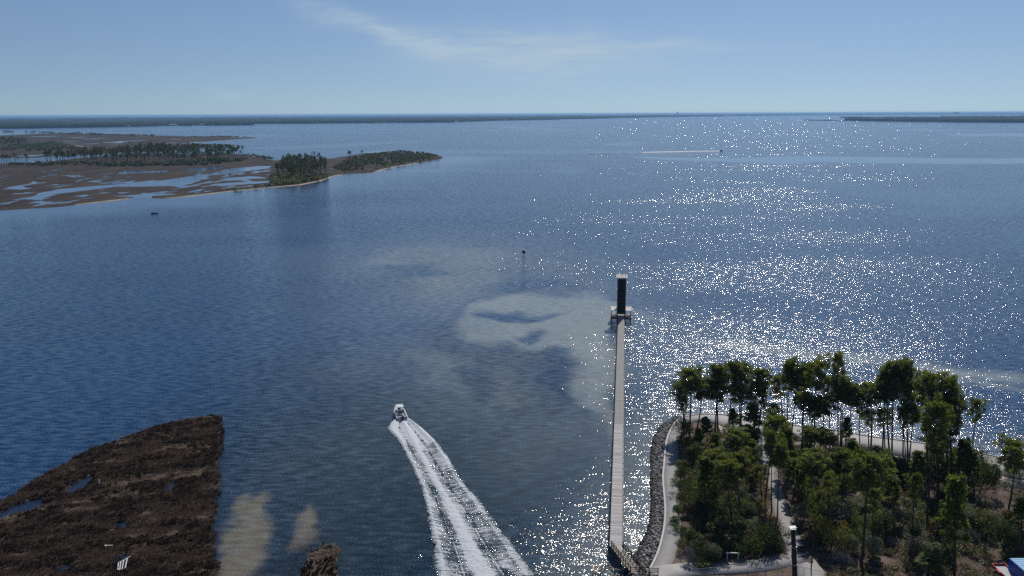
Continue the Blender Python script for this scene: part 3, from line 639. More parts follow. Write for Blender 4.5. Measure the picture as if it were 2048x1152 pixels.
# landing with treads and the short brown railing towards the path
land_o = empty('stair_landing', (0, 0, 0)); tag(land_o, 'small stepped landing with brown railings at the foot of the ramp', 'landing')
l0 = rB + rdir * .15
for k in range(5):
    c = l0 + Vector((0.35, -.35, 0)) * k * .55 + Vector((.3, 0, -.05 * k)); MB().bar(c + Vector((-1.0, .1, 0)), c + Vector((1.1, .35, 0)), .32, .06).build('tread', M['plank'], land_o)
railing(rB + rs * .95 + rdir * .1, pix(1316, 1148, 1.35), land_o, 3, 1.0, (.95, .62, .3), .12)
railing(pix(1284, 1149, 1.4), pix(1330, 1170, 1.35), land_o, 3, 1.0, (.95, .62, .3), .12)

# ------------------------------------------------------------------ lookout tower at the end of the boardwalk
M['tower_wood'] = mat('tower_wood', (.020, .020, .024), (.040, .038, .040), scale=1.2, rough=.8, stretch=(2, 2, .4))
M['tower_pale'] = mat('tower_pale', (.46, .44, .42), (.60, .58, .56), scale=1.0, rough=.7)
tw_o = bwB + bw_dir * 4.0; tw = empty('lookout_tower', Vector((tw_o.x, tw_o.y, 0)), bw.rotation_euler.z); tag(tw, 'tall narrow dark timber tower with a pale roof at the boardwalk end', 'tower')
def up_to(base, ypx):
    lo, hi = 0.0, 60.0
    for _ in range(40):
        m_ = (lo + hi) / 2
        if proj((base.x, base.y, m_))[1] > ypx: lo = m_
        else: hi = m_
    return lo
TH = up_to(tw.location, 553.5)
TW2 = 1.35
for sx_ in (-1, 1):
    for sy_ in (-1, 1):
        MB().box(sx_ * TW2 - .17, sx_ * TW2 + .17, sy_ * TW2 - .17, sy_ * TW2 + .17, -2.5, TH).build('corner_post', M['pile_wood'], tw)
nb = int((TH - 2.75) / .34)
bmeX = MB().box(-TW2 + .17, TW2 - .17, -.04, .04, 0, .30).mesh('cladding_board'); bmeX.materials.append(M['tower_wood'])
bmeY = MB().box(-.04, .04, -TW2 + .17, TW2 - .17, 0, .30).mesh('cladding_board'); bmeY.materials.append(M['tower_wood'])
for k in range(nb):
    zz = 2.6 + k * .34
    for s in (-1, 1):
        link('cladding_board', bmeX, None, tw, (0, s * TW2, zz)); link('cladding_board', bmeY, None, tw, (s * TW2, 0, zz))
for k, zz in enumerate(np.linspace(4.6, TH - 1.6, 4)):
    MB().box(-TW2 + .05, TW2 - .05, -TW2 + .05, TW2 - .05, zz - .12, zz).build('floor', M['dark_wood'], tw)
MB().box(-TW2 - .1, TW2 + .1, -TW2 - .24, -TW2 - .18, TH - .5, TH - .2).build('fascia_board', M['tower_pale'], tw)
rf = MB(); a_, d_ = 2.0, 2.5
rf.quadbox([(-a_, -d_, TH - .05), (a_, -d_, TH - .05), (a_, 0, TH + .75), (-a_, 0, TH + .75), (-a_, -d_, TH + .08), (a_, -d_, TH + .08), (a_, 0, TH + .88), (-a_, 0, TH + .88)])
rf.quadbox([(-a_, 0.001, TH + .75), (a_, 0.001, TH + .75), (a_, d_, TH - .05), (-a_, d_, TH - .05), (-a_, 0.001, TH + .88), (a_, 0.001, TH + .88), (a_, d_, TH + .08), (-a_, d_, TH + .08)])
roof = rf.build('roof', M['tower_pale'], tw)
MB().tube([(.1, -.1, TH + .8), (.1, -.1, TH + 1.5)], [.06, .05], 6).build('lightning_rod', M['dark_wood'], roof); MB().box(1.2, 1.5, -.8, -.5, TH + .55, TH + .75).build('vent', M['dark_wood'], roof)
# platform round the tower
pf = empty('viewing_platform', Vector((tw_o.x, tw_o.y, 0)), bw.rotation_euler.z); tag(pf, 'wide plank platform with two pale-roofed side shelters under the tower', 'platform')
PX, PY0, PY1 = 3.5, -3.9, 3.0
for k in range(int((PY1 - PY0) / .2)):
    y = PY0 + .1 + k * .2; MB().box(-PX, PX, y - .09, y + .09, DZ - .05, DZ).build('plank', M['plank'], pf)
for s in (-1, 1):
    MB().box(s * PX - .1, s * PX + .1, PY0, PY1, DZ - .4, DZ - .06).build('beam', M['dark_wood'], pf)
MB().box(-PX + .11, PX - .11, PY0, PY0 + .12, DZ - .4, DZ - .06).build('beam', M['dark_wood'], pf)
for x in (-3.4, -1.2, 1.2, 3.4):
    for y in (PY0 + .25, -.6, PY1 - .25):
        MB().tube([(x, y, -2.5), (x, y, DZ - .06)], [.17, .16], 8).build('pile', M['pile_wood'], pf)
for s in (-1, 1):
    for x in (s * 3.35, s * 1.75):
        for y in (-2.6, 1.6): MB().box(x - .08, x + .08, y - .08, y + .08, DZ, 4.3).build('post', M['dark_wood'], pf)
    r2 = MB(); x0, x1 = sorted((s * 1.62, s * 3.62)); r2.quadbox([(x0, -2.9, 4.25), (x1, -2.9, 4.25), (x1, 2.0, 4.6), (x0, 2.0, 4.6), (x0, -2.9, 4.36), (x1, -2.9, 4.36), (x1, 2.0, 4.71), (x0, 2.0, 4.71)]); r2.build('shelter_roof', M['tower_pale'], pf)
    for h in (.35, .7, 1.05): MB().box(min(s * 1.25, s * 3.42), max(s * 1.25, s * 3.42), PY0 + .02, PY0 + .1, DZ + h - .06, DZ + h + .06).build('rail', M['dark_wood'], pf)
    for h in (.35, .7, 1.05): MB().box(s * 3.42 - .04, s * 3.42 + .04, PY0 + .1, PY1, DZ + h - .06, DZ + h + .06).build('rail', M['dark_wood'], pf)
    MB().box(s * 2.5 - .7, s * 2.5 + .7, -.5, .1, DZ + .4, DZ + .47).build('bench', M['dark_wood'], pf)
for x in (-3.42, -2.3, -1.2, 1.2, 2.3, 3.42): MB().box(x - .07, x + .07, PY0 + .12, PY0 + .26, DZ, DZ + 1.15).build('rail_post', M['dark_wood'], pf)

# ------------------------------------------------------------------ channel marker
cm_p = pix(1047.5, 512, 0); cm = empty('channel_marker', cm_p); tag(cm, 'dark channel marker post with a square board standing in open water', 'channel marker')
hm = up_to(cm_p, 503.5); MB().tube([(0, 0, -2), (0, 0, hm)], [.22, .18], 8).build('post', M['pile_wood'], cm)
MB().box(-.75, .75, -.28, -.2, hm - .9, hm + .6).build('board', M['tower_wood'], cm)
MB().box(-.03, .03, -.2, .2, hm - .2, hm + .1).build('bracket', M['tower_wood'], cm)
M['bird'] = mat('bird', (.55, .54, .52), (.2, .2, .2), scale=3)
bd = MB(); bd.tube([(-.5, 0, hm + .78), (-.28, 0, hm + .88), (0, 0, hm + .92), (.22, 0, hm + 1.08), (.33, 0, hm + 1.2), (.5, 0, hm + 1.17)], [.03, .13, .17, .10, .08, .02], 8); bdo = bd.build('seabird', M['bird'], None, cm_p, True)
bdo.location = cm_p + Vector((-.35, -.24, -.14)); tag(bdo, 'small pale bird perched on top of the channel marker', 'bird')
# ------------------------------------------------------------------ plant prototypes
M['bark'] = mat('bark', (.040, .030, .025), (.085, .066, .056), scale=4, rough=.95, stretch=(2, 2, .5), rnd=.4)
M['bark_grey'] = mat('bark_grey', (.10, .085, .08), (.19, .17, .165), scale=4, rough=.95, stretch=(2, 2, .5))
M['twig'] = mat('twig', (.20, .165, .165), (.33, .29, .29), scale=2, rough=.95, rnd=.3)
M['needles'] = mat('needles', (.096, .114, .042), (.185, .208, .075), scale=.9, rough=.6, rnd=.5, spec=.4, trans=.5)
M['needles_young'] = mat('needles_young', (.105, .135, .036), (.19, .23, .066), scale=.9, rough=.6, rnd=.4, spec=.4, trans=.5)
LEAF = {'dark': ((.034, .050, .020), (.078, .100, .038)), 'olive': ((.070, .080, .032), (.145, .155, .066)), 'grey': ((.12, .13, .095), (.23, .24, .19)),
        'yellow': ((.15, .13, .03), (.29, .24, .065)), 'green': ((.052, .085, .024), (.125, .18, .05)), 'rust': ((.12, .075, .042), (.22, .145, .085))}
for k, (a, b) in LEAF.items():
    M['leaf_' + k] = mat('leaf_' + k, a, b, scale=1.3, rough=.55, rnd=.45, spec=.35, trans=.35)

def needle_puff(rg, c, r, n, V, F, wid=.09):
    """a brush of needle bunches radiating from a twig end, mostly upward and outward"""
    d = rg.normal(size=(n, 3)); d[:, 2] = d[:, 2] * .8 + .35; d /= np.linalg.norm(d, axis=1)[:, None]
    L = r * rg.uniform(.65, 1.15, n)[:, None]; s = np.cross(d, rg.normal(size=(n, 3))); s /= np.linalg.norm(s, axis=1)[:, None]
    base = c + d * r * .12; tip = c + d * L; w = wid * rg.uniform(.7, 1.3, n)[:, None]; k = len(V)
    tri = np.stack([base, c + d * L * .62 + s * w, tip, c + d * L * .62 - s * w], 1).reshape(-1, 3)
    V.append(tri); b = sum(len(v) for v in V[:-1]); i = np.arange(n) * 4 + b
    F.append(np.stack([i, i + 1, i + 2, i + 3], 1))
def pine_proto(seed, H, kind, lod=0):
    """returns (wood mesh, crown mesh); kind: 'flat' mature umbrella, 'open' sparse, 'young' full"""
    rg = np.random.default_rng(seed); wood = MB(); V = []; F = []
    bend = rg.normal(0, .022 * H, 2); ns = 7 if lod == 0 else 4
    def axis(t): return np.array([bend[0] * math.sin(t * 2.2), bend[1] * math.sin(t * 2.6), t * H])
    r0 = .0125 * H + .02
    ts = np.linspace(-.02, 1, ns); wood.tube([axis(t) for t in ts], [r0 * (1.12 - .95 * max(t, 0)) for t in ts], 7 if lod == 0 else 5)
    c0 = {'flat': .69, 'open': .62, 'young': .38}[kind]; R0 = {'flat': .150, 'open': .150, 'young': .165}[kind] * H
    nb = {'flat': 27, 'open': 18, 'young': 30}[kind] if lod == 0 else {'flat': 13, 'open': 10, 'young': 13}[kind]
    pr = (.052 * H if lod == 0 else .062 * H) * (1.0 if kind != 'young' else .85)
    nn = 46 if lod == 0 else 11; wd = .085 if lod == 0 else .34
    ga = rg.random() * 6.28
    for i in range(nb):
        u = (i + rg.random() * .8) / nb; t = c0 + (1 - c0) * (u ** .8) * .97; ga += 2.4 + rg.normal(0, .35)
        if kind == 'young': L = R0 * (1.0 - .78 * u) * rg.uniform(.7, 1.15)
        else: L = R0 * (.62 + .62 * math.sin(min(u, .98) * 2.6 + .25)) * rg.uniform(.55, 1.15) * (1 if u < .93 else .5)
        p0 = axis(t); dz = .10 + .55 * u; d = np.array([math.cos(ga), math.sin(ga), dz]); d /= np.linalg.norm(d)
        mid = p0 + d * L * .55 + np.array([0, 0, -.02 * L]); end = p0 + d * L + np.array([0, 0, .10 * L])
        if lod == 0: wood.tube([p0, mid, end], [r0 * .30, r0 * .18, r0 * .07], 4, cap=False)
        m_ = (4 if kind != 'young' else 4) if lod == 0 else 2
        for j in range(m_):
            f = .45 + .6 * (j + rg.random()) / m_; q = p0 + (end - p0) * f + rg.normal(0, pr * .55, 3) * [1, 1, .55]
            needle_puff(rg, q, pr * rg.uniform(.8, 1.2), nn, V, F, wd * (1 if lod == 0 else H / 17))
    for j in range(6 if lod == 0 else 3):
        needle_puff(rg, axis(1.0) + rg.normal(0, pr * .6, 3) * [1, 1, .5], pr, nn, V, F, wd * (1 if lod == 0 else H / 17))
    return wood.mesh('trunk', True), mesh_np('crown', np.concatenate(V), np.concatenate(F))
PINES = {}
for k, s, H in (('flat', 1, 18), ('flat', 2, 18), ('flat', 3, 18), ('open', 4, 18), ('open', 5, 18), ('young', 6, 12), ('young', 7, 12), ('young', 8, 12), ('flat', 9, 18), ('flat', 10, 18)):
    w_, c_ = pine_proto(s, H, k); w_.materials.append(M['bark']); c_.materials.append(M['needles'] if k != 'young' else M['needles_young'])
    PINES.setdefault(k, []).append((w_, c_, H))
def leaf_proto(seed, lobes, n, size, flat=.75):
    rg = np.random.default_rng(seed); C = []; 
    cs = [(rg.normal(0, .42, 2), .45 + .35 * rg.random(), .34 + .22 * rg.random()) for _ in range(lobes)]
    V = []
    for i in range(n):
        (cx, cz, r) = cs[rg.integers(lobes)]; d = rg.normal(size=3); d /= np.linalg.norm(d)
        if d[2] < -.35 and rg.random() < .7: d[2] *= -1
        rr = r * rg.uniform(.72, 1.10) if rg.random() < .8 else r * rg.uniform(.2, .8)
        p = np.array([cx[0], cx[1], cz * .9]) + d * rr * [1, 1, flat]; p[2] = abs(p[2])
        nrm = d + rg.normal(0, .6, 3); nrm /= np.linalg.norm(nrm); a = np.cross(nrm, rg.normal(size=3)); a /= np.linalg.norm(a); b = np.cross(nrm, a)
        s = size * rg.uniform(.6, 1.3); V += [p - a * s, p + b * s * .45, p + a * s, p - b * s * .45]
    return mesh_np('foliage', V, np.arange(len(V)).reshape(-1, 4))
def stem_mesh(seed, h=.6, n=5):
    rg = np.random.default_rng(seed); b = MB()
    for i in range(n):
        a = rg.random() * 6.28; b.tube([(0, 0, -.08), (math.cos(a) * .14, math.sin(a) * .14, h * .5), (math.cos(a) * .38, math.sin(a) * .38, h)], [.028, .02, .008], 4)
    return b.mesh('stem', True)
SHRUB_F = [leaf_proto(40 + i, 5 + i % 4, 1500, .055, .8) for i in range(6)]; SHRUB_S = [stem_mesh(60 + i) for i in range(3)]
for s_ in SHRUB_S: s_.materials.append(M['bark'])
SHRUB = {}
for k in LEAF:
    for i, f in enumerate(SHRUB_F):
        g = f.copy(); g.name = 'foliage'; g.materials.append(M['leaf_' + k]); SHRUB[(k, i)] = g
def bare_proto(seed):
    rg = np.random.default_rng(seed); b = MB()
    def grow(p, d, L, r, dep):
        q = p + d * L; b.tube([p, q], [r, r * .65], 3, cap=False)
        if dep == 0: return
        for _ in range(3 if dep > 1 else 4):
            e = d + rg.normal(0, .55, 3); e[2] = e[2] * .8 + .12; e /= np.linalg.norm(e); grow(p + d * L * rg.uniform(.55, 1), e, L * rg.uniform(.6, .85), r * .74, dep - 1)
    for i in range(5):
        d = np.array([rg.normal(0, .5), rg.normal(0, .5), 1]); d /= np.linalg.norm(d); grow(np.array([0, 0, -.05]), d, .34, .022, 5 if i < 3 else 4)
    return b.mesh('branches')
BARE = [bare_proto(70 + i) for i in range(2)]
for b_ in BARE: b_.materials.append(M['twig'])

# ------------------------------------------------------------------ pines of the point, read off the photograph: top x, top y, foot x, foot y, crown width px, kind
PL = [(1383, 744, 1379, 872, 50, 'flat'), (1362, 768, 1374, 864, 36, 'flat'), (1395, 766, 1391, 868, 42, 'flat'), (1438, 737, 1430, 866, 44, 'flat'), (1461, 731, 1457, 860, 34, 'open'), (1483, 735, 1480, 864, 40, 'flat'),
      (1433, 771, 1436, 870, 48, 'flat'), (1481, 776, 1481, 872, 46, 'flat'), (1517, 746, 1514, 872, 38, 'flat'), (1508, 768, 1509, 870, 34, 'open'), (1556, 757, 1566, 862, 38, 'open'), (1582, 727, 1574, 870, 36, 'flat'),
      (1592, 742, 1583, 868, 40, 'flat'), (1615, 736, 1605, 872, 36, 'flat'), (1637, 729, 1630, 886, 44, 'flat'), (1673, 715, 1676, 890, 34, 'open'), (1684, 766, 1681, 892, 40, 'flat'), (1691, 764, 1684, 894, 32, 'flat'),
      (1708, 776, 1697, 896, 36, 'flat'), (1743, 772, 1742, 893, 44, 'flat'), (1776, 744, 1765, 898, 40, 'flat'), (1790, 732, 1784, 903, 44, 'flat'), (1814, 732, 1806, 907, 36, 'flat'), (1783, 764, 1779, 905, 46, 'flat'),
      (1818, 770, 1816, 917, 44, 'flat'), (1861, 757, 1857, 942, 50, 'flat'), (1899, 763, 1893, 950, 44, 'flat'), (1873, 778, 1866, 952, 40, 'open'), (1904, 800, 1905, 962, 52, 'flat'), (1956, 804, 1943, 905, 34, 'open'),
      (1806, 819, 1812, 916, 26, 'open'), (1827, 816, 1818, 920, 40, 'flat'), (1875, 815, 1853, 1058, 56, 'flat'), (1896, 832, 1890, 960, 46, 'flat'), (1694, 838, 1690, 906, 32, 'young'), (1767, 822, 1770, 902, 36, 'open'),
      (1735, 824, 1738, 896, 32, 'open'), (1463, 820, 1468, 876, 40, 'young'), (1511, 808, 1512, 890, 50, 'young'), (1545, 811, 1543, 874, 38, 'open'), (1607, 788, 1605, 892, 38, 'flat'), (1645, 800, 1640, 898, 52, 'flat'),
      (1625, 804, 1621, 893, 34, 'open'), (1411, 836, 1416, 892, 36, 'young'), (1397, 858, 1402, 905, 32, 'young'), (1466, 862, 1472, 956, 54, 'flat'), (1430, 870, 1428, 940, 40, 'young'), (1502, 884, 1506, 966, 52, 'young'),
      (1554, 838, 1530, 1002, 46, 'flat'), (1576, 860, 1578, 955, 64, 'young'), (1618, 858, 1626, 935, 46, 'flat'), (1646, 862, 1641, 932, 46, 'flat'), (1545, 870, 1543, 1024, 36, 'open'), (1562, 892, 1555, 1036, 38, 'flat'),
      (1427, 906, 1434, 1015, 54, 'flat'), (1482, 911, 1487, 1040, 54, 'flat'), (1453, 925, 1466, 1055, 50, 'flat'), (1402, 918, 1410, 1020, 44, 'young'), (1628, 911, 1627, 1038, 58, 'flat'), (1671, 913, 1664, 1012, 54, 'flat'),
      (1733, 917, 1722, 1135, 82, 'flat'), (1690, 905, 1682, 1020, 46, 'flat'), (1766, 912, 1768, 1000, 48, 'young'), (1917, 957, 1909, 1150, 74, 'young'), (2023, 888, 2012, 1042, 58, 'flat'), (1705, 880, 1708, 950, 50, 'young'),
      (1660, 955, 1655, 1070, 40, 'open'), (1752, 985, 1746, 1090, 40, 'open'), (1835, 905, 1838, 985, 44, 'young'), (1880, 872, 1878, 985, 54, 'flat'), (1928, 880, 1925, 975, 50, 'young'), (1600, 930, 1604, 1020, 40, 'young'),
      (1640, 990, 1622, 1140, 30, 'open'), (1585, 905, 1588, 990, 40, 'young'), (1950, 905, 1948, 985, 46, 'young'), (1520, 935, 1524, 1010, 36, 'open'), (1780, 940, 1790, 1040, 46, 'young'), (1830, 955, 1822, 1080, 36, 'open'),
      (2038, 1000, 2042, 1075, 50, 'young'), (1365, 800, 1367, 866, 26, 'open'), (1528, 775, 1532, 872, 26, 'open'), (1655, 760, 1660, 888, 28, 'open'), (1723, 790, 1720, 897, 28, 'open')]
ORD = ['first', 'second', 'third', 'fourth', 'fifth', 'sixth', 'seventh', 'eighth', 'ninth', 'tenth', 'eleventh', 'twelfth', 'thirteenth', 'fourteenth', 'fifteenth', 'sixteenth', 'seventeenth', 'eighteenth', 'nineteenth', 'twentieth']
ORD += ['twenty-' + w for w in ORD[:9]] + ['thirtieth'] + ['thirty-' + w for w in ORD[:9]] + ['fortieth']
def rowname(yb):
    return ('in the rear row by the seawall' if yb < 879 else 'in the second row from the seawall' if yb < 898 else 'in the middle of the grove' if yb < 962 else 'over the inner thicket' if yb < 1025 else 'in the row nearest the viewer')
rows_ = {}
for e in PL: rows_.setdefault(rowname(e[3]), []).append(e)
rgv = np.random.default_rng(77); cnt = {}
for rn, lst in rows_.items():
    lst.sort(key=lambda e: e[2])
    for i, (tx, ty, bx, by, cw, kind) in enumerate(lst):
        p = pix(bx, by, LZ); p.z = GZ(p.x, p.y) - .05
        h = up_to(p, ty) - p.z; d_ax = -(CAM_M.transposed() @ (p + Vector((0, 0, h)) - cam.location)).z
        j = cnt.get(kind, 0); cnt[kind] = j + 1
        wood, crown, H0 = PINES[kind][j % len(PINES[kind])]
        wm = cw / F_PX * d_ax; s_z = h / H0; s_xy = max(.55 * s_z, min(1.5 * s_z, wm / {'flat': 6.2, 'open': 6.2, 'young': 4.5}[kind]))
        r = empty('pine_tree', p, rgv.random() * 6.28); r.scale = (s_xy, s_xy, s_z)
        dr = ray(tx, ty); top = Vector((dr.x, dr.y, dr.z)) * (d_ax) + cam.location; lean = top - (p + Vector((0, 0, h))); ax_ = Vector((lean.x / h, lean.y / h * 0, 1)).normalized()
        q = Vector((0, 0, 1)).rotation_difference(ax_); r.rotation_mode = 'QUATERNION'; r.rotation_quaternion = q @ Matrix.Rotation(rgv.random() * 6.28, 3, 'Z').to_quaternion()
        link('trunk', wood, None, r); link('crown', crown, None, r)
        adj = {'flat': 'flat-topped pine', 'open': 'sparse slender pine', 'young': 'bushy young pine'}[kind]
        tag(r, f'{adj}, {ORD[i]} from the left {rn}', 'pine tree', 'pines on the park point')

# ------------------------------------------------------------------ understory of the point
def on_path(x, y, pad=.0):
    a = np.array([x]); b = np.array([y])
    return (sdf_line(a, b, P2)[0] < 1.7 + pad) or (sdf_line(a, b, P3)[0] < 2.3 + pad) or (sdf_poly(a, b, LANDW)[0] > -(3.0 + pad))
shr = []                                     # (x px, y px of the foot, width m, height m, leaf, bare?)
for (x, y, w, h, k) in [(1360, 1010, 3.0, 3.0, 'olive'), (1364, 1078, 3.0, 2.6, 'dark'), (1370, 1098, 3.0, 2.2, 'olive'), (1398, 1118, 4.0, 3.2, 'dark'), (1360, 962, 3.2, 3.4, 'dark'), (1425, 1120, 4, 3.4, 'grey'), (1440, 1110, 4, 3.6, 'dark'), (1362, 880, 4.5, 6.0, 'dark'), (1368, 905, 4.0, 4.6, 'dark'), (1360, 940, 3.6, 3.2, 'olive'), (1385, 930, 5.5, 5.2, 'dark'), (1362, 985, 3.6, 3.6, 'dark'), (1358, 1035, 3.0, 2.6, 'green'), (1352, 1062, 2.4, 1.6, 'green'),
                        (1400, 1010, 6, 5.0, 'dark'), (1440, 985, 6, 5.4, 'grey'), (1470, 1010, 5, 4.6, 'grey'), (1420, 1070, 5, 4.0, 'olive'), (1470, 1085, 5, 4.0, 'dark'), (1510, 1075, 5, 4.4, 'grey'), (1545, 1095, 5, 5.0, 'dark'), (1515, 1105, 5, 4.0, 'olive'),
                        (1404, 1132, 2.6, 1.8, 'green'), (1500, 1040, 4, 3.2, 'grey'), (1455, 1050, 4.5, 3.8, 'dark'), (1660, 1105, 5.0, 5.6, 'yellow'), (1640, 1085, 4.2, 4.6, 'yellow'), (1690, 1110, 5, 4.6, 'grey'), (1520, 1020, 2.6, 2.2, 'yellow'),
                        (1612, 1000, 4, 3.0, 'green'), (1605, 1045, 4, 3.4, 'grey'), (1640, 1040, 5, 4.5, 'dark'), (1680, 1050, 5, 4.2, 'grey'), (1760, 1075, 5.5, 5.2, 'dark'), (1745, 1115, 5, 4.0, 'grey'), (1800, 1050, 5, 4.6, 'grey'), (1780, 1010, 4.6, 4.0, 'rust'),
                        (1820, 1030, 5, 4, 'grey'), (1870, 1075, 5, 5.2, 'dark'), (1880, 1120, 5, 4.0, 'dark'), (1935, 1060, 5.5, 5.0, 'grey'), (1965, 1070, 6, 4.6, 'olive'), (2005, 1110, 6, 6.5, 'dark'), (2040, 1095, 5, 5, 'olive'), (1990, 1060, 5, 3.4, 'grey'),
                        (1905, 965, 6.5, 7.5, 'green'), (1885, 960, 6, 6.5, 'dark'), (1960, 985, 6, 7.0, 'dark'), (1940, 1000, 5, 5.0, 'olive'), (1725, 945, 5.5, 6.0, 'olive'), (1705, 925, 5, 4.6, 'green'), (1760, 950, 5.5, 4.6, 'green'), (1690, 975, 5, 4, 'green'),
                        (1800, 965, 5, 4.0, 'dark'), (1795, 940, 4, 3.4, 'dark'), (1505, 905, 5, 6.5, 'dark'), (1500, 895, 4, 5, 'dark'), (1650, 905, 5, 5.0, 'dark'), (1635, 900, 4.5, 4.2, 'dark'), (1580, 930, 5, 4.5, 'green'), (1975, 950, 3.4, 2.6, 'olive'), (2040, 960, 4.6, 5.0, 'dark'), (2020, 955, 3, 2.4, 'olive')]:
    shr.append((x, y, w, h, k, 0))
for (x, y, w, h) in [(1376, 1125, 5.4, 4.4), (1690, 1135, 4.2, 3.8), (1820, 1110, 4.4, 4.6), (1670, 1125, 4, 3.6), (1945, 1085, 4.6, 3.6), (1780, 1095, 3.6, 3.4), (1600, 1025, 3, 2.4)]:
    shr.append((x, y, w, h, 'twig', 1))
k_ = 0
while k_ < 165:
    x = rgv.uniform(1352, 2046); y = 885 + 250 * rgv.random() ** .8
    if (x > 1735 and x < 1850 and y > 1105) or (x > 1900 and y > 1110) or (1800 < x < 1850 and y < 950) or (x > 1970 and y < 1040 and y > 930) or (1660 < x < 1850 and y < 912) or (1370 < x < 1500 and y < 900): continue
    p = pix(x, y, LZ)
    if on_path(p.x, p.y, 1.4) or any(abs(x - e[0]) < 24 and -4 < y - e[1] < 40 for e in shr if e[5]): continue
    kk = rgv.choice(['dark', 'dark', 'olive', 'grey', 'grey', 'green', 'rust'])
    shr.append((x, y, rgv.uniform(2.4, 5.4), rgv.uniform(1.5, 3.8), kk, 0)); k_ += 1
desc = {'dark': 'dark green leafy shrub', 'olive': 'olive green shrub', 'grey': 'grey green scrub oak bush', 'yellow': 'yellowish flowering shrub', 'green': 'fresh green bush', 'rust': 'rusty brown bush', 'twig': 'bare grey twiggy shrub'}
def srow(y): return ('beside the seawall path' if y < 915 else 'at the thicket back' if y < 965 else 'in mid thicket' if y < 1020 else 'in the thicket front' if y < 1075 else 'nearest the fence')
gr = {}
for e in shr: gr.setdefault((e[4], srow(e[1])), []).append(e)
for (kk, rn), lst in gr.items():
    lst.sort(key=lambda e: e[0])
    for i, (x, y, w, h, _, bare) in enumerate(lst):
        p = pix(x, y, LZ); p.z = GZ(p.x, p.y) - .06
        r = empty('shrub', p, rgv.random() * 6.28); r.scale = (w / 1.9, w / 1.9, h / (1.12 if not bare else 1.25))
        if bare: link('branches', BARE[int(rgv.integers(2))], None, r)
        else:
            link('foliage', SHRUB[(kk, int(rgv.integers(6)))], None, r); link('stem', SHRUB_S[int(rgv.integers(3))], None, r)
        lab = f'{desc[kk]} {rn}' + (f', {ORD[i]} such from the left' if len(lst) > 1 else '')
        tag(r, lab, 'shrub', 'understory shrubs on the park point')
# palms
M['frond'] = mat('frond', (.050, .085, .018), (.12, .17, .04), scale=2, rough=.65, rnd=.3, spec=.15, trans=.35)
def frond_mesh(seed, nbl=11):
    rg = np.random.default_rng(seed); V = []; F = []
    L = 1.0
    V += [(-.012, 0, 0), (.012, 0, 0), (.012, .62, .30), (-.012, .62, .30)]; F.append((0, 1, 2, 3))
    for i in range(nbl):
        a = R(-80 + 160 * i / (nbl - 1)); d = (math.sin(a), math.cos(a)); k = len(V); l = .62 * (1 - .25 * abs(a))
        V += [(0, .62, .30), (d[0] * l * .5 - d[1] * .05, .62 + d[1] * l * .5 + d[0] * .05, .34), (d[0] * l, .62 + d[1] * l, .14 + rg.normal(0, .03)), (d[0] * l * .5 + d[1] * .05, .62 + d[1] * l * .5 - d[0] * .05, .34)]
        F.append((k, k + 1, k + 2, k + 3))
    return mesh_np('frond', V, F)
FR = [frond_mesh(i) for i in range(3)]
for f_ in FR: f_.materials.append(M['frond'])
for (x, y, s, n, th, lab) in [(1855, 1152, 1.9, 42, 1.9, 'bright green fan palm at the edge of the bare sandy clearing'), (1408, 1138, 1.0, 20, .3, 'low fan palm by the fence beside the bare grey shrub'), (1350, 1045, 1.0, 18, .3, 'low palmetto spilling onto the seawall path'), (1795, 942, 1.2, 22, .5, 'small bright palmetto below the dark picnic table'), (1610, 975, 1.0, 18, .3, 'bright palmetto beside the inner path')]:
    p = pix(x, y, LZ); p.z = GZ(p.x, p.y); r = empty('fan_palm', p); tag(r, lab, 'palm', 'fan palms on the park point')
    MB().tube([(0, 0, -.1), (.05, 0, th * .5), (0, 0, th)], [.22, .2, .18], 8).build('trunk', M['bark'], r)
    for i in range(n):
        o = link('frond', FR[i % 3], None, r, (0, 0, th)); e_ = R(80 * (1 - (i / n) ** .8) - 15); o.rotation_euler = (e_, 0, i * 2.4); o.scale = (s * rgv.uniform(.8, 1.15),) * 3
# pine straw, grass and palmetto seedlings on the floor
pts = []
xs = rgv.uniform(20, 200, 26000); ys = rgv.uniform(100, 250, 26000)
ok = (sdf_poly(xs, ys, LANDW) < -4.2) & (sdf_line(xs, ys, P2) > 2.0) & (sdf_line(xs, ys, P3) > 2.2) & (fbm(xs / 6, ys / 6, 333, 3) > .46) & (np.abs(xs / ys) < .75)
dback = sdf_line(xs, ys, CAPW[turn:]); ok &= (dback > 13)
xs, ys = xs[ok], ys[ok]; dz_ = sdf_poly(xs, ys, LANDW); zz = LZ + (fbm(xs / 7, ys / 7, 201, 4) - .5) * .5 * smooth(6, 14, -dz_) - .05
half = len(xs) // 2
scatter('wiregrass', np.stack([xs[:half], ys[:half], zz[:half]], 1), rgv.random(half) * 6.28, .5 + .8 * rgv.random(half), blade_mesh('wire', 18, .7, .5, .03, 9, .6), M['sedge_tan'], 'dry wiregrass tufts on the grove floor')
n2 = len(xs) - half
scatter('ground_cover', np.stack([xs[half:], ys[half:], zz[half:]], 1), rgv.random(n2) * 6.28, .5 + .9 * rgv.random(n2), leaf_proto(99, 3, 90, .13, .5), M['leaf_olive'], 'low olive ground cover under the pines')
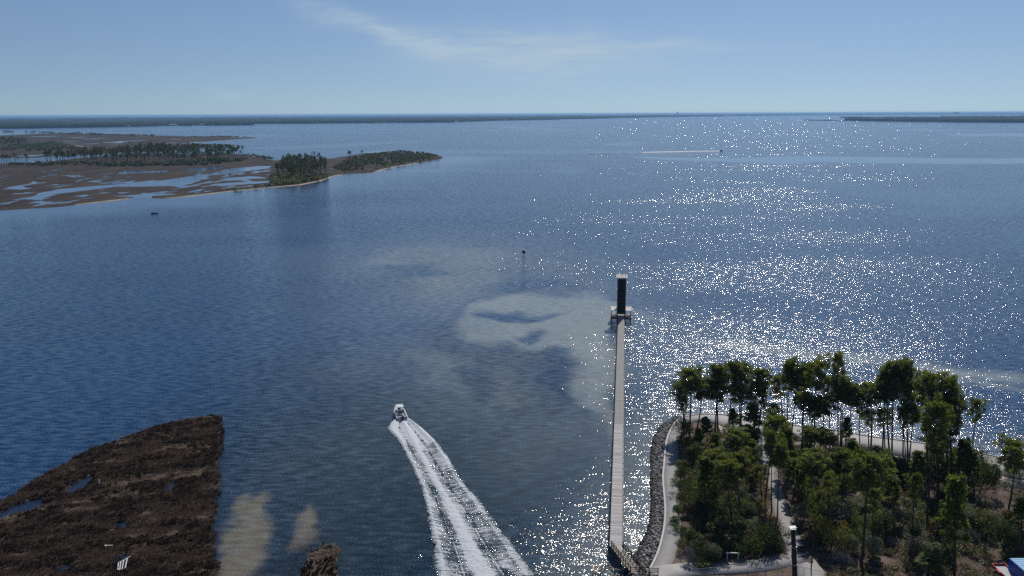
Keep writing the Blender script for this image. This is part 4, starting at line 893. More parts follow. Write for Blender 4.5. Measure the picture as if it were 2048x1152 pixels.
# ------------------------------------------------------------------ woods and bushes of the far marsh
M['needles_far'] = mat('needles_far', (.046, .060, .026), (.092, .112, .046), scale=.15, rough=.7, rnd=.5, spec=.2, trans=.35)
FAR_P = []
for k, s in (('flat', 21), ('flat', 22), ('open', 23), ('young', 24)):
    w_, c_ = pine_proto(s, 17, k, 1); w_.materials.append(M['bark']); c_.materials.append(M['needles_far']); FAR_P.append((w_, c_))
def bush_lod(seed, n=110):
    return leaf_proto(seed, 5, n, .20, .8)
FAR_B = []
for i, k in enumerate(('dark', 'dark', 'olive', 'dark')):
    f = bush_lod(200 + i); f.materials.append(M['leaf_' + k]); FAR_B.append(f)
rgf = np.random.default_rng(5)
def number(objs, label):
    if len(objs) > 40: return
    for i, o in enumerate(sorted(objs, key=lambda o: proj(o.location)[0])): o['label'] = f'{label}, {ORD[i]} from the left'
def joined(w_, c_):
    a = np.empty(len(w_.vertices) * 3, np.float32); w_.vertices.foreach_get('co', a); b = np.empty(len(c_.vertices) * 3, np.float32); c_.vertices.foreach_get('co', b)
    nw = len(w_.vertices); me = bpy.data.meshes.new('pine_clump'); fw = [tuple(p.vertices) for p in w_.polygons]; fc = [tuple(i + nw for i in p.vertices) for p in c_.polygons]
    me.from_pydata(np.concatenate([a, b]).reshape(-1, 3).tolist(), [], fw + fc); me.materials.append(M['bark']); me.materials.append(M['needles_far'])
    for i, p in enumerate(me.polygons): p.material_index = 0 if i < len(fw) else 1
    return me
FAR_J = joined(*FAR_P[0])
def far_pines(poly_px, n, h, label, group, mass=0):
    g = ground(poly_px); lo, hi = g.min(0), g.max(0); k = 0; made = []
    if mass:
        xs = rgf.uniform(lo[0], hi[0], mass * 6); ys = rgf.uniform(lo[1], hi[1], mass * 6); ok = np.flatnonzero(sdf_poly(xs, ys, g) < 0)[:mass]
        scatter('pine_wood', np.stack([xs[ok], ys[ok], np.full(len(ok), .2)], 1), rgf.random(len(ok)) * 6.28, h / 17 * rgf.uniform(.7, 1.05, len(ok)), FAR_J, M['needles_far'], 'mass of ' + group)
    while k < n:
        x, y = rgf.uniform(lo[0], hi[0]), rgf.uniform(lo[1], hi[1])
        if sdf_poly(np.array([x]), np.array([y]), g)[0] > 0: continue
        w_, c_ = FAR_P[int(rgf.integers(4))]; r = empty('pine_tree', (x, y, .2), rgf.random() * 6.28); s = h / 17 * rgf.uniform(.75, 1.12); r.scale = (s * rgf.uniform(1.3, 1.8),) * 2 + (s,)
        link('trunk', w_, None, r); link('crown', c_, None, r); tag(r, label, 'pine tree', group); k += 1; made.append(r)
    number(made, label)
def far_bushes(poly_px, n, w, h, label, group, line=False, mass=0):
    g = ground(poly_px); k = 0; lo, hi = g.min(0), g.max(0); made = []
    if mass:
        xs = rgf.uniform(lo[0], hi[0], mass * 6); ys = rgf.uniform(lo[1], hi[1], mass * 6); ok = np.flatnonzero((sdf_poly(xs, ys, g) < 0) & (fbm(xs / 25, ys / 40, 8, 2) > .38))[:mass]
        scatter('scrub', np.stack([xs[ok], ys[ok], np.full(len(ok), .1)], 1), rgf.random(len(ok)) * 6.28, h * rgf.uniform(.6, 1.1, len(ok)), FAR_B[int(rgf.integers(4))], M['leaf_dark'], 'mass of ' + group)
    while k < n:
        if line:
            t = rgf.random() * (len(g) - 1); i = int(t); p = g[i] + (g[i + 1] - g[i]) * (t - i) + rgf.normal(0, 4, 2); x, y = p
        else:
            x, y = rgf.uniform(lo[0], hi[0]), rgf.uniform(lo[1], hi[1])
            if sdf_poly(np.array([x]), np.array([y]), g)[0] > 0: continue
        o = link('bush', FAR_B[int(rgf.integers(4))], None, None, (x, y, .1)); o.rotation_euler = (0, 0, rgf.random() * 6.28); s = rgf.uniform(.6, 1.3)
        o.scale = (w * s / 1.9, w * s / 1.9, h * rgf.uniform(.6, 1.2) / 1.1); tag(o, label, 'bush', group); k += 1; made.append(o)
    number(made, label)
far_pines([(70, 327), (130, 318), (240, 310), (300, 304), (400, 304), (460, 306), (488, 313), (480, 322), (420, 330), (300, 331), (180, 329), (90, 330)], 90, 17, 'dark pine in the long belt of trees across the left marsh', 'pines of the long belt on the left marsh', mass=380)
far_pines([(0, 322), (60, 325), (60, 329), (0, 330)], 10, 12, 'scattered small pine left of the long marsh belt', 'small pines at the left end of the belt')
far_bushes([(-20, 331), (100, 332), (250, 334), (400, 332), (480, 324), (505, 318), (470, 318), (300, 328), (100, 328)], 40, 11, 5.5, 'dark rounded bush at the foot of the marsh pine belt', 'bushes under the marsh pine belt', mass=260)
far_pines([(552, 352), (570, 330), (620, 325), (650, 335), (655, 352), (630, 361), (580, 366)], 50, 14, 'pine in the dense clump on the near shore of the marsh', 'pines of the shore clump', mass=110)
far_pines([(555, 327), (570, 324), (640, 321), (645, 324), (570, 329)], 9, 13, 'lone spindly pine behind the shore clump', 'spindly pines behind the shore clump')
far_bushes([(545, 355), (575, 345), (640, 350), (662, 356), (640, 362), (600, 368), (560, 372), (540, 370)], 24, 9, 4.5, 'dark bush edging the pine clump on the marsh shore', 'bushes of the shore clump', mass=150)
far_bushes([(665, 338), (700, 318), (745, 308), (800, 303), (850, 307), (882, 314), (860, 320), (800, 327), (740, 339), (690, 345)], 36, 9, 3.6, 'low dark bush on the tapering marsh spit', 'bushes on the marsh spit', mass=900)
far_bushes([(700, 345), (740, 343), (775, 334), (820, 326), (870, 319)], 18, 8, 3.0, 'small bush on the shoreline of the marsh spit', 'shoreline bushes of the spit', True)
far_pines([(688, 318), (720, 310), (735, 308), (720, 316)], 6, 11, 'thin pine at the neck of the marsh spit', 'thin pines on the spit neck')
far_bushes([(470, 380), (535, 373), (560, 370)], 10, 8, 2.6, 'small bush on the shore left of the pine clump', 'shore bushes left of the clump', True)
far_bushes([(330, 302), (495, 312), (520, 316), (540, 320)], 22, 9, 5, 'dark bush at the right end of the long pine belt', 'bushes at the right end of the belt', True)
far_bushes([(0, 300), (20, 292), (110, 286), (150, 293), (170, 300), (100, 302), (40, 304)], 20, 17, 6, 'dark scrub bush beside the pale sand on the back marsh', 'scrub by the back marsh sand', mass=160)
far_pines([(0, 296), (0, 284), (40, 280), (60, 288), (40, 298)], 22, 14, 'pine at the far left of the back marsh', 'pines of the back marsh', mass=60)
far_bushes([(0, 264), (60, 266), (150, 269), (230, 271), (310, 273.5)], 34, 26, 9, 'distant tree on the rear edge of the back marsh', 'trees along the rear marsh edge', True)
far_bushes([(200, 285), (260, 280), (340, 281), (300, 290)], 8, 16, 4, 'lone scrub bush on the open brown back marsh', 'lone scrub on the back marsh')
far_bushes([(380, 274), (440, 273.5), (490, 274)], 14, 16, 4, 'tiny bush on the low finger of the back marsh', 'bushes on the back marsh finger', True)

# ------------------------------------------------------------------ buildings on the horizon
M['wall_white'] = mat('wall_white', (.70, .69, .66), (.80, .79, .77), scale=.2); M['wall_grey'] = mat('wall_grey', (.30, .33, .36), (.36, .39, .42), scale=.1); M['roof_grey'] = mat('roof_grey', (.22, .22, .23), (.30, .30, .30), scale=.2)
M['pane'] = mat('pane', (.04, .05, .07), (.06, .07, .09), scale=.2, rough=.15)
def house(x, y, w, h, lab, name='house'):
    p = pix(x, y, 0); d = p.length; W = w / F_PX * d; Hh = h / F_PX * d; r = empty(name, p, math.atan2(-p.x, p.y)); D = W * .6
    MB().box(-W / 2, W / 2, -D / 2, D / 2, -1, Hh * .65).build('wall', M['wall_white'], r)
    rr = MB(); k = W * .54; e = D * .58; z0, z1 = Hh * .65, Hh
    rr.v += [(-k, -e, z0), (k, -e, z0), (k, e, z0), (-k, e, z0), (-k, 0, z1), (k, 0, z1)]; rr.f += [(0, 1, 5, 4), (2, 3, 4, 5), (0, 4, 3), (1, 2, 5), (3, 2, 1, 0)]
    rr.build('roof', M['roof_grey'], r)
    for i in range(4):
        cx = -W * .36 + i * W * .24; MB().box(cx - W * .05, cx + W * .05, -D / 2 - .2, -D / 2 + .1, Hh * .2, Hh * .42).build('window', M['pane'], r)
    tag(r, lab, 'house', 'buildings on the far shores')
for i, (x, y, w, h) in enumerate([(258, 253.2, 4, 2.2), (347, 251.6, 12, 3), (405, 249.4, 7, 2), (465, 248, 9, 2.4), (913, 244.4, 7, 2.2), (1258, 235.6, 5, 1.8), (1453, 232.4, 8, 2.0), (1464, 232.3, 5, 1.8), (1577, 231, 4, 1.4), (735, 245.9, 5, 1.6), (1010, 241, 5, 1.5)]):
    house(x, y, w, h, f'tiny white waterfront house, {ORD[i]} of those seen along the far shore')
def tower_block(x, ytop, w, lab):
    p = pix(x, 231.0 - (x - 1330) * .003, 0); d = p.length; W = w / F_PX * d; Hh = up_to_far(p, ytop); r = empty('tower_block', p, math.atan2(-p.x, p.y))
    MB().box(-W / 2, W / 2, -W / 3, W / 3, -1, Hh).build('wall', M['wall_grey'], r); MB().box(-W * .3, W * .1, -W / 5, W / 5, Hh, Hh * 1.08).build('plant_room', M['wall_grey'], r)
    n = 6
    for k in range(n): MB().box(-W * .44, W * .44, -W / 3 - .3, -W / 3, Hh * (.12 + k * .14), Hh * (.18 + k * .14)).build('window_band', M['pane'], r)
    tag(r, lab, 'building', 'buildings on the far shores')
def up_to_far(p, ypx):
    q = proj((p.x, p.y, 0)); return (q[1] - ypx) / F_PX * p.length
tower_block(1331, 226.9, 3.4, 'squat grey block left of the two on the horizon')
tower_block(1355, 224.8, 2.4, 'tallest slim grey tower block on the horizon')
tower_block(1252, 228.4, 2.6, 'small grey block on the horizon above the white house')
tower_block(1912, 225.0, 9, 'long low grey block on the horizon above the right headland')
# ------------------------------------------------------------------ boats and wakes
M['gelcoat'] = mat('gelcoat', (.74, .74, .74), (.80, .80, .79), scale=1.0, rough=.25, spec=.5)
M['hull_blue'] = mat('hull_blue', (.05, .13, .42), (.07, .16, .48), scale=1.0, rough=.25, spec=.5)
M['boat_dark'] = mat('boat_dark', (.015, .016, .02), (.03, .03, .035), scale=2.0, rough=.5)
M['cockpit'] = mat('cockpit', (.32, .33, .35), (.42, .43, .45), scale=2.0, rough=.6)
M['glass_tint'] = mat('glass_tint', (.02, .03, .04), (.03, .04, .05), scale=2.0, rough=.08, spec=.6)
WK_C = [(803, 838), (830, 890), (862, 950), (895, 1010), (925, 1070), (955, 1130), (975, 1170), (1010, 1240)]
def hull(L, Bm, D, n=14):
    """open hull: outside shell, gunwale and inner floor; bow at +Y"""
    b = MB(); rings = []
    for i in range(n + 1):
        t = i / n; y = -L / 2 + L * t; w = Bm / 2 * (1 if t < .5 else max(.02, 1 - ((t - .5) / .5) ** 2.3)); sh = D * (.62 + .38 * t ** 2); ke = -.28 + .42 * max(0, (t - .55) / .45) ** 2
        rings.append([(0, y, ke), (w * .72, y, ke + .18), (w * .97, y, sh * .55), (w, y, sh), (w * .86, y, sh + .02), (w * .80, y, max(ke + .3, .16)), (0, y, max(ke + .3, .16)),
                      (-w * .80, y, max(ke + .3, .16)), (-w * .86, y, sh + .02), (-w, y, sh), (-w * .97, y, sh * .55), (-w * .72, y, ke + .18)])
    for r_ in rings: b.v += r_
    m_ = 12
    for i in range(n):
        for k in range(m_): b.f.append((i * m_ + k, i * m_ + (k + 1) % m_, (i + 1) * m_ + (k + 1) % m_, (i + 1) * m_ + k))
    b.f.append(tuple(range(m_))); b.f.append(tuple(n * m_ + k for k in range(m_))[::-1])
    return b
bpos = pix(799.5, 829, .25); w0 = pix(803, 838); w1 = pix(845, 918); hd = (w0 - w1).normalized(); head = math.atan2(-hd.x, hd.y)
boat = empty('motorboat', bpos + Vector((0, 0, .12)), head); boat.rotation_euler = (R(3.5), 0, head); tag(boat, 'white open motorboat with a hard top speeding ahead of its wake', 'boat')
BS = 1.0
hull(7.2, 2.7, 1.05).build('hull', M['gelcoat'], boat)
stripe = MB()
for s in (-1, 1): stripe.bar((s * 1.36, -3.5, .42), (s * 1.36, .3, .46), .03, .3)
stripe.build('hull_stripe', M['hull_blue'], boat)
fd = MB(); fd.v += [(-1.05, .9, .86), (1.05, .9, .86), (.62, 2.5, .98), (0, 3.3, 1.05), (-.62, 2.5, .98), (-1.05, .9, .5), (1.05, .9, .5), (.62, 2.5, .6), (0, 3.3, .8), (-.62, 2.5, .6)]; fd.f += [(0, 1, 2, 3, 4), (0, 5, 6, 1), (1, 6, 7, 2), (2, 7, 8, 3), (3, 8, 9, 4), (4, 9, 5, 0)]; fd.build('foredeck', M['gelcoat'], boat)
con = MB(); con.quadbox([(-.48, -.35, .16), (.48, -.35, .16), (.48, .65, .16), (-.48, .65, .16), (-.42, -.3, 1.25), (.42, -.3, 1.25), (.38, .35, 1.35), (-.38, .35, 1.35)]); con_o = con.build('console', M['gelcoat'], boat)
ws = MB(); ws.quadbox([(-.42, .36, 1.34), (.42, .36, 1.34), (.42, .40, 1.34), (-.42, .40, 1.34), (-.40, .14, 1.8), (.40, .14, 1.8), (.40, .18, 1.8), (-.40, .18, 1.8)]); ws.build('windscreen', M['glass_tint'], con_o)
MB().box(-.5, .5, -1.25, -.75, .16, .85).build('seat', M['cockpit'], boat); MB().box(-.5, .5, -1.32, -1.24, .85, 1.3).build('backrest', M['boat_dark'], boat)
tt_ = MB(); tt_.quadbox([(-.95, -1.0, 2.12), (.95, -1.0, 2.12), (.85, .75, 2.2), (-.85, .75, 2.2), (-.9, -.95, 2.21), (.9, -.95, 2.21), (.8, .7, 2.3), (-.8, .7, 2.3)]); tt_.build('hard_top', M['gelcoat'], boat)
for sx_ in (-.7, .7):
    for sy_ in (-.8, .55): MB().tube([(sx_, sy_, .4), (sx_ * .95, sy_, 2.14)], [.035, .035], 6).build('top_post', M['boat_dark'], boat)
ob = MB(); ob.quadbox([(-.24, -4.25, .35), (.24, -4.25, .35), (.22, -3.6, .35), (-.22, -3.6, .35), (-.2, -4.15, 1.35), (.2, -4.15, 1.35), (.18, -3.7, 1.28), (-.18, -3.7, 1.28)]); ob_o = ob.build('outboard_motor', M['boat_dark'], boat); MB().box(-.08, .08, -4.05, -3.75, -.7, .35).build('motor_leg', M['boat_dark'], ob_o)
MB().box(-1.0, 1.0, -3.5, -3.0, .3, .72).build('stern_bench', M['cockpit'], boat)
br = MB(); br.tube([(-1.0, 1.2, 1.25), (-.7, 2.6, 1.4), (0, 3.45, 1.45), (.7, 2.6, 1.4), (1.0, 1.2, 1.25)], [.025] * 5, 5)
for x, y in ((-1.0, 1.2), (-.7, 2.6), (.7, 2.6), (1.0, 1.2)): br.tube([(x, y, .85), (x, y, 1.38 if y > 2 else 1.25)], [.02, .02], 4)
br.build('bow_rail', M['rail_pale'], boat)

def person(loc, rz, shirt, label, seated=True, parent_z=0):
    """one continuous seated body: skin modifier over a joint skeleton"""
    P = {'pel': (0, 0, .0), 'ch': (0, .02, .30), 'nk': (0, .03, .50), 'hd': (0, .06, .60), 'ht': (0, .05, .74), 'sl': (-.19, .02, .44), 'el': (-.25, .12, .20), 'hl': (-.16, .32, .14), 'sr': (.19, .02, .44), 'er': (.25, .12, .20), 'hr': (.16, .32, .14), 'kl': (-.14, .42, .02), 'al': (-.14, .44, -.40), 'tl': (-.14, .60, -.42), 'kr': (.14, .42, .02), 'ar': (.14, .44, -.40), 'tr': (.14, .60, -.42)}
    E = [('pel', 'ch'), ('ch', 'nk'), ('nk', 'hd'), ('hd', 'ht'), ('ch', 'sl'), ('sl', 'el'), ('el', 'hl'), ('ch', 'sr'), ('sr', 'er'), ('er', 'hr'), ('pel', 'kl'), ('kl', 'al'), ('al', 'tl'), ('pel', 'kr'), ('kr', 'ar'), ('ar', 'tr')]
    rad = {'pel': .15, 'ch': .16, 'nk': .06, 'hd': .10, 'ht': .09, 'sl': .07, 'el': .05, 'hl': .04, 'sr': .07, 'er': .05, 'hr': .04, 'kl': .07, 'al': .05, 'tl': .045, 'kr': .07, 'ar': .05, 'tr': .045}
    ks = list(P); me = bpy.data.meshes.new('person'); me.from_pydata([P[k] for k in ks], [(ks.index(a), ks.index(b)) for a, b in E], []); me.update()
    o = link('person', me, shirt); o.location = loc; o.rotation_euler = (0, 0, rz); md = o.modifiers.new('skin', 'SKIN')
    for i, k in enumerate(ks): me.skin_vertices[0].data[i].radius = (rad[k], rad[k]); me.skin_vertices[0].data[i].use_root = (k == 'pel')
    sd = o.modifiers.new('sub', 'SUBSURF'); sd.levels = 1; sd.render_levels = 1
    return tag(o, label, 'person')

# skiff with two anglers, far left on open water
sp = pix(308.5, 427.3, 0); skiff = empty('skiff', sp, R(83)); tag(skiff, 'small dark skiff drifting off the left marsh shore', 'boat')
h2 = hull(5.6, 1.7, .75); h2.build('hull', M['boat_dark'], skiff)
MB().box(-.6, .6, -1.6, -1.25, .3, .55).build('seat', M['cockpit'], skiff); MB().box(-.55, .55, .7, 1.05, .3, .55).build('seat', M['cockpit'], skiff)
o2 = MB(); o2.quadbox([(-.18, -3.15, .3), (.18, -3.15, .3), (.16, -2.75, .3), (-.16, -2.75, .3), (-.15, -3.1, 1.0), (.15, -3.1, 1.0), (.13, -2.8, .95), (-.13, -2.8, .95)]); o2.build('outboard_motor', M['boat_dark'], skiff)
mrot = Matrix.Rotation(R(83), 3, 'Z')
M['shirt_dark'] = mat('shirt_dark', (.03, .035, .05), (.05, .05, .06), scale=4)
person(sp + mrot @ Vector((0, -1.45, .68)), R(83), M['shirt_dark'], 'person in dark clothes seated at the stern of the skiff')
person(sp + mrot @ Vector((0, .85, .68)), R(83), M['shirt_dark'], 'person in dark clothes seated towards the bow of the skiff')

# far speedboat with its long straight wake
fb = pix(1441.5, 302.2, 0); fw = pix(1300, 304.2, 0); fdv = (fb - fw).normalized(); fh = math.atan2(-fdv.x, fdv.y)
fbo = empty('speedboat', fb, fh); fbo.rotation_euler = (R(4), 0, fh); tag(fbo, 'tiny dark speedboat drawing a long white wake across the bay', 'boat')
hull(9, 2.9, 1.3).build('hull', M['boat_dark'], fbo); MB().box(-.9, .9, -1.2, 1.0, .9, 2.0).build('cabin', M['boat_dark'], fbo); MB().box(-.6, .6, -5.1, -4.4, .3, 1.5).build('outboard_motor', M['boat_dark'], fbo)
# white sails far off
for i, (x, y) in enumerate(((1412, 239.5), (1418, 240.6))):
    p = pix(x, y, 0); d = p.length; s = 4.2 / F_PX * d / 12; r = empty('sailboat', p, .3 * i); r.scale = (s, s, s); tag(r, ['white sailboat far out below the horizon, the left of two', 'white sailboat far out below the horizon, the right of two'][i], 'boat', 'two far sailboats')
    hull(8, 2.6, 1.0).build('hull', M['gelcoat'], r); MB().tube([(0, .6, .4), (0, .6, 11)], [.08, .05], 6).build('mast', M['gelcoat'], r)
    sl_ = MB(); sl_.v += [(0, .5, 1.4), (0, -3.4, 1.5), (0, .5, 10.6), (.25, -1.2, 4.5), (.04, .5, 1.4), (.04, -3.4, 1.5), (.04, .5, 10.6), (.29, -1.2, 4.5)]; sl_.f += [(0, 1, 3), (1, 2, 3), (2, 0, 3), (4, 7, 5), (5, 7, 6), (6, 7, 4), (0, 2, 6, 4), (0, 4, 5, 1), (1, 5, 6, 2)]; sl_.build('sail', M['gelcoat'], r)

def foam_mat(name, thr):
    m = bpy.data.materials.new(name); m.use_nodes = True; t = m.node_tree; t.nodes.clear()
    f = nd(t, 'ShaderNodeAttribute', attribute_name='foam').outputs['Fac']; uv = nd(t, 'ShaderNodeAttribute', attribute_name='flow', attribute_type='GEOMETRY').outputs['Vector']
    a = nd(t, 'ShaderNodeTexNoise', {'Vector': nd(t, 'ShaderNodeMapping', {'Vector': uv, 'Scale': (.36, 2.3, 1)}).outputs[0], 'Scale': 1.0, 'Detail': 5.0, 'Roughness': .62, 'Distortion': .5}).outputs['Fac']
    b = nd(t, 'ShaderNodeTexNoise', {'Vector': nd(t, 'ShaderNodeMapping', {'Vector': uv, 'Scale': (3.2, 3.8, 1)}).outputs[0], 'Scale': 1.0, 'Detail': 3.0, 'Roughness': .7}).outputs['Fac']
    n = mth(t, 'MULTIPLY_ADD', mth(t, 'ADD', mth(t, 'MULTIPLY', a, .55), mth(t, 'MULTIPLY', b, .45)), 1.7, -.35)
    k = mth(t, 'MULTIPLY_ADD', mth(t, 'ADD', n, mth(t, 'SUBTRACT', f, 1.0)), 5.5, .25, clamp=True)
    bn = nd(t, 'ShaderNodeBump', {'Height': n, 'Strength': .8, 'Distance': .35})
    wtr = nd(t, 'ShaderNodeBsdfPrincipled', {'Base Color': (.012, .035, .045, 1), 'Roughness': .1, 'IOR': 1.333, 'Normal': bn.outputs[0]})
    fm = nd(t, 'ShaderNodeBsdfPrincipled', {'Base Color': (.62, .65, .68, 1), 'Roughness': .9, 'Specular IOR Level': .1, 'Normal': bn.outputs[0]})
    tr = nd(t, 'ShaderNodeBsdfTransparent'); s = nd(t, 'ShaderNodeMixShader', {0: k, 1: wtr.outputs[0], 2: fm.outputs[0]})
    al = nd(t, 'ShaderNodeAttribute', attribute_name='edge').outputs['Fac']
    av = mth(t, 'MULTIPLY_ADD', mth(t, 'ADD', n, mth(t, 'MULTIPLY', al, 1.6)), 7.0, -4.6, clamp=True)
    o = nd(t, 'ShaderNodeMixShader', {0: av, 1: tr.outputs[0], 2: s.outputs[0]}); nd(t, 'ShaderNodeOutputMaterial', {0: o.outputs[0]})
    return m
def smooth_curve(pts, n):
    P = ground(pts); d = np.r_[0, np.cumsum(np.linalg.norm(np.diff(P, axis=0), axis=1))]; s = np.linspace(0, d[-1], n); Q = np.stack([np.interp(s, d, P[:, 0]), np.interp(s, d, P[:, 1])], 1)
    for _ in range(int(n / 14)): Q[1:-1] = .25 * Q[:-2] + .5 * Q[1:-1] + .25 * Q[2:]
    return Q
def wake():
    n, mc = 520, 150
    Cc = smooth_curve(WK_C, n); Lf = smooth_curve([(797, 832), (783, 846), (777, 858), (798, 882), (824, 930), (846, 980), (856, 1030), (868, 1085), (876, 1152), (884, 1240)], n)
    Rt = smooth_curve([(812, 833), (842, 856), (872, 884), (893, 912), (926, 968), (962, 1008), (1000, 1060), (1034, 1108), (1068, 1152), (1130, 1240)], n)
    s = np.linspace(0, 1, n)[:, None]; v = np.linspace(-1.15, 1.15, mc)[None, :]
    X = np.where(v < 0, Cc[:, :1] + (Cc[:, :1] - Lf[:, :1]) * v, Cc[:, :1] + (Rt[:, :1] - Cc[:, :1]) * v); Y = np.where(v < 0, Cc[:, 1:] + (Cc[:, 1:] - Lf[:, 1:]) * v, Cc[:, 1:] + (Rt[:, 1:] - Cc[:, 1:]) * v)
    dist = np.r_[0, np.cumsum(np.linalg.norm(np.diff(Cc, axis=0), axis=1))][:, None] * np.ones((1, mc)); across = np.where(v < 0, v * np.linalg.norm(Cc - Lf, axis=1)[:, None], v * np.linalg.norm(Cc - Rt, axis=1)[:, None])
    ss = s * np.ones((1, mc)); g = lambda c, w: np.exp(-((v - c) / w) ** 2) * np.ones((n, 1))
    cw = .20 + .16 * s                                                            # churned centre
    centre = np.exp(-(np.abs(v) / cw) ** 3)
    edge = np.exp(-((np.abs(v) - .86) / .17) ** 2) * (1 - .12 * s)
    mid = np.exp(-((np.abs(v) - .60) / .20) ** 2) * (.86 - .30 * s)
    lineL = np.exp(-((v + .36 + .06 * s) / .035) ** 2); lineR = np.exp(-((v - .36 - .06 * s) / .035) ** 2)
    trough = np.exp(-((np.abs(v) - .42) / .10) ** 2) * (.55 + .25 * s)
    foam = np.maximum.reduce([centre * (.84 - .06 * s), edge * (.74 - .08 * s), .60 - .10 * s + 0 * v, np.maximum(lineL, lineR) * .74]) - trough * (.10 + .06 * s)
    foam = np.where(s < .30, np.maximum(foam, .80 - trough * .36 * smooth(.0, .06, s) - .3 * smooth(.12, .30, s)), foam)
    foam *= smooth(1.2, .95, np.abs(v))
    patch = fbm(dist / 5.0, across / 2.0, 404, 4); foam = foam + (patch - .5) * .34
    z = .06 + .30 * (1 - .5 * ss) * (np.exp(-((np.abs(v) - .86) / .16) ** 2) + .8 * np.exp(-(np.abs(v) / .22) ** 2) - .5 * trough) * smooth(0, .05, s)
    z = z + .16 * (fbm(dist / .9, across / .5, 17, 3) - .5) * np.clip(foam, 0, 1) + .10 * (fbm(dist / .55, across / 2.2, 19, 2) - .5)
    fade = smooth(1.15, .92, np.abs(v)) * np.ones((n, 1)); z = z * fade + .02
    me = mesh_np('wake', np.stack([X.ravel(), Y.ravel(), z.ravel()], 1), grid_faces(n, mc)[:, ::-1], True)
    add_attr(me, 'foam', np.clip(foam, 0, 1.2).ravel()); rag = fbm(dist / 1.6, across / 1.2, 52, 3) + .5 * (fbm(dist / 6, across / 6, 53, 2) - .5)
    add_attr(me, 'edge', np.clip((1.10 - np.abs(v)) * 6.0 * np.ones((n, 1)) * 1.0 + (rag - .62) * 1.5, 0, 1).ravel())
    a = me.attributes.new('flow', 'FLOAT_VECTOR', 'POINT'); a.data.foreach_set('vector', np.stack([across.ravel(), dist.ravel(), np.zeros(dist.size)], 1).astype(np.float32).ravel())
    tag(link('wake', me, foam_mat('wake_foam', .5)), 'broad white foaming wake trailing the motorboat to the bottom edge', kind='stuff')
wake()
def far_wake():
    n = 160; C0 = smooth_curve([(1438, 302.6), (1380, 303.2), (1320, 304.2), (1240, 306), (1180, 307.2)], n); nrm = normals(C0); s = np.linspace(0, 1, n)
    wd = 7.0 + 12 * s; vs = np.linspace(-1, 1, 9); V = np.stack([np.column_stack([C0 + nrm * (wd * v)[:, None], .05 + (1 - abs(v)) * (1.5 - 1.1 * s)]) for v in vs], 1)
    me = mesh_np('wake', V.reshape(-1, 3), grid_faces(n, 9), True); f = (1.1 - .62 * smooth(.35, .75, s))[:, None] * (1 - .25 * np.abs(vs))[None, :] + (fbm(np.arange(n) / 5, np.zeros(n), 3)[:, None] - .5) * .3
    add_attr(me, 'foam', f.ravel()); add_attr(me, 'edge', (np.clip(1.2 - np.abs(vs), 0, 1)[None, :] * (1 - smooth(.5, 1, s) * .75)[:, None]).ravel())
    a = me.attributes.new('flow', 'FLOAT_VECTOR', 'POINT'); a.data.foreach_set('vector', (V * [.4, .4, 0]).reshape(-1).astype(np.float32))
    tag(link('wake', me, bpy.data.materials['wake_foam']), 'thin bright wake of the distant speedboat', kind='stuff')
far_wake()

# ------------------------------------------------------------------ small things of the shore
M['galv'] = mat('galv', (.42, .43, .45), (.55, .56, .58), scale=3, rough=.45, metal=.6)
M['white_paint'] = mat('white_paint', (.66, .65, .62), (.76, .75, .73), scale=2, rough=.6)
M['container_blue'] = mat('container_blue', (.012, .085, .40), (.02, .11, .46), scale=.8, rough=.4, spec=.4)
M['container_top'] = mat('container_top', (.16, .38, .62), (.24, .47, .70), scale=.8, rough=.5)
M['red_paint'] = mat('red_paint', (.42, .03, .035), (.52, .05, .05), scale=1.5, rough=.4)
M['rubber'] = mat('rubber', (.02, .02, .02), (.03, .03, .03), scale=3, rough=.8)
# utility pole
hp = 12.5; up_top = pix(1586, 1058, LZ + hp); up = empty('utility_pole', Vector((up_top.x + 1.2, up_top.y - .2, LZ)))
tag(up, 'thick dark timber pole with pale metal bands beside the inner path', 'pole')
tv = Vector((-1.2, .2, hp)); MB().tube([(0, 0, -1), tv * .5, tv], [.42, .37, .33], 12).build('shaft', M['dark_wood'], up, None, True)
cp = MB(); cp.quadbox([tv + Vector(v) for v in ((-.5, -.36, .01), (.36, -.36, .01), (.45, .4, .01), (-.42, .4, .01), (-.5, -.36, .1), (.36, -.36, .1), (.45, .4, .2), (-.42, .4, .2))]); cpo = cp.build('metal_cap', M['white_paint'], up)
for k in range(3): MB().bar(tv + Vector((-.55, -.3 + k * .28, .24)), tv + Vector((.45, -.2 + k * .28, .3)), .06, .05).build('cap_strap', M['galv'], cpo)
for f in (.78, .56, .30):
    c = tv * f; bb = MB(); bb.tube([c - Vector((0, 0, .05)), c + Vector((0, 0, .05))], [.40, .40], 12); bb.bar(c + Vector((.2, -.36, 0)), c + Vector((.75, -.1, .35)), .07, .07); bb.build('band', M['galv'], up)
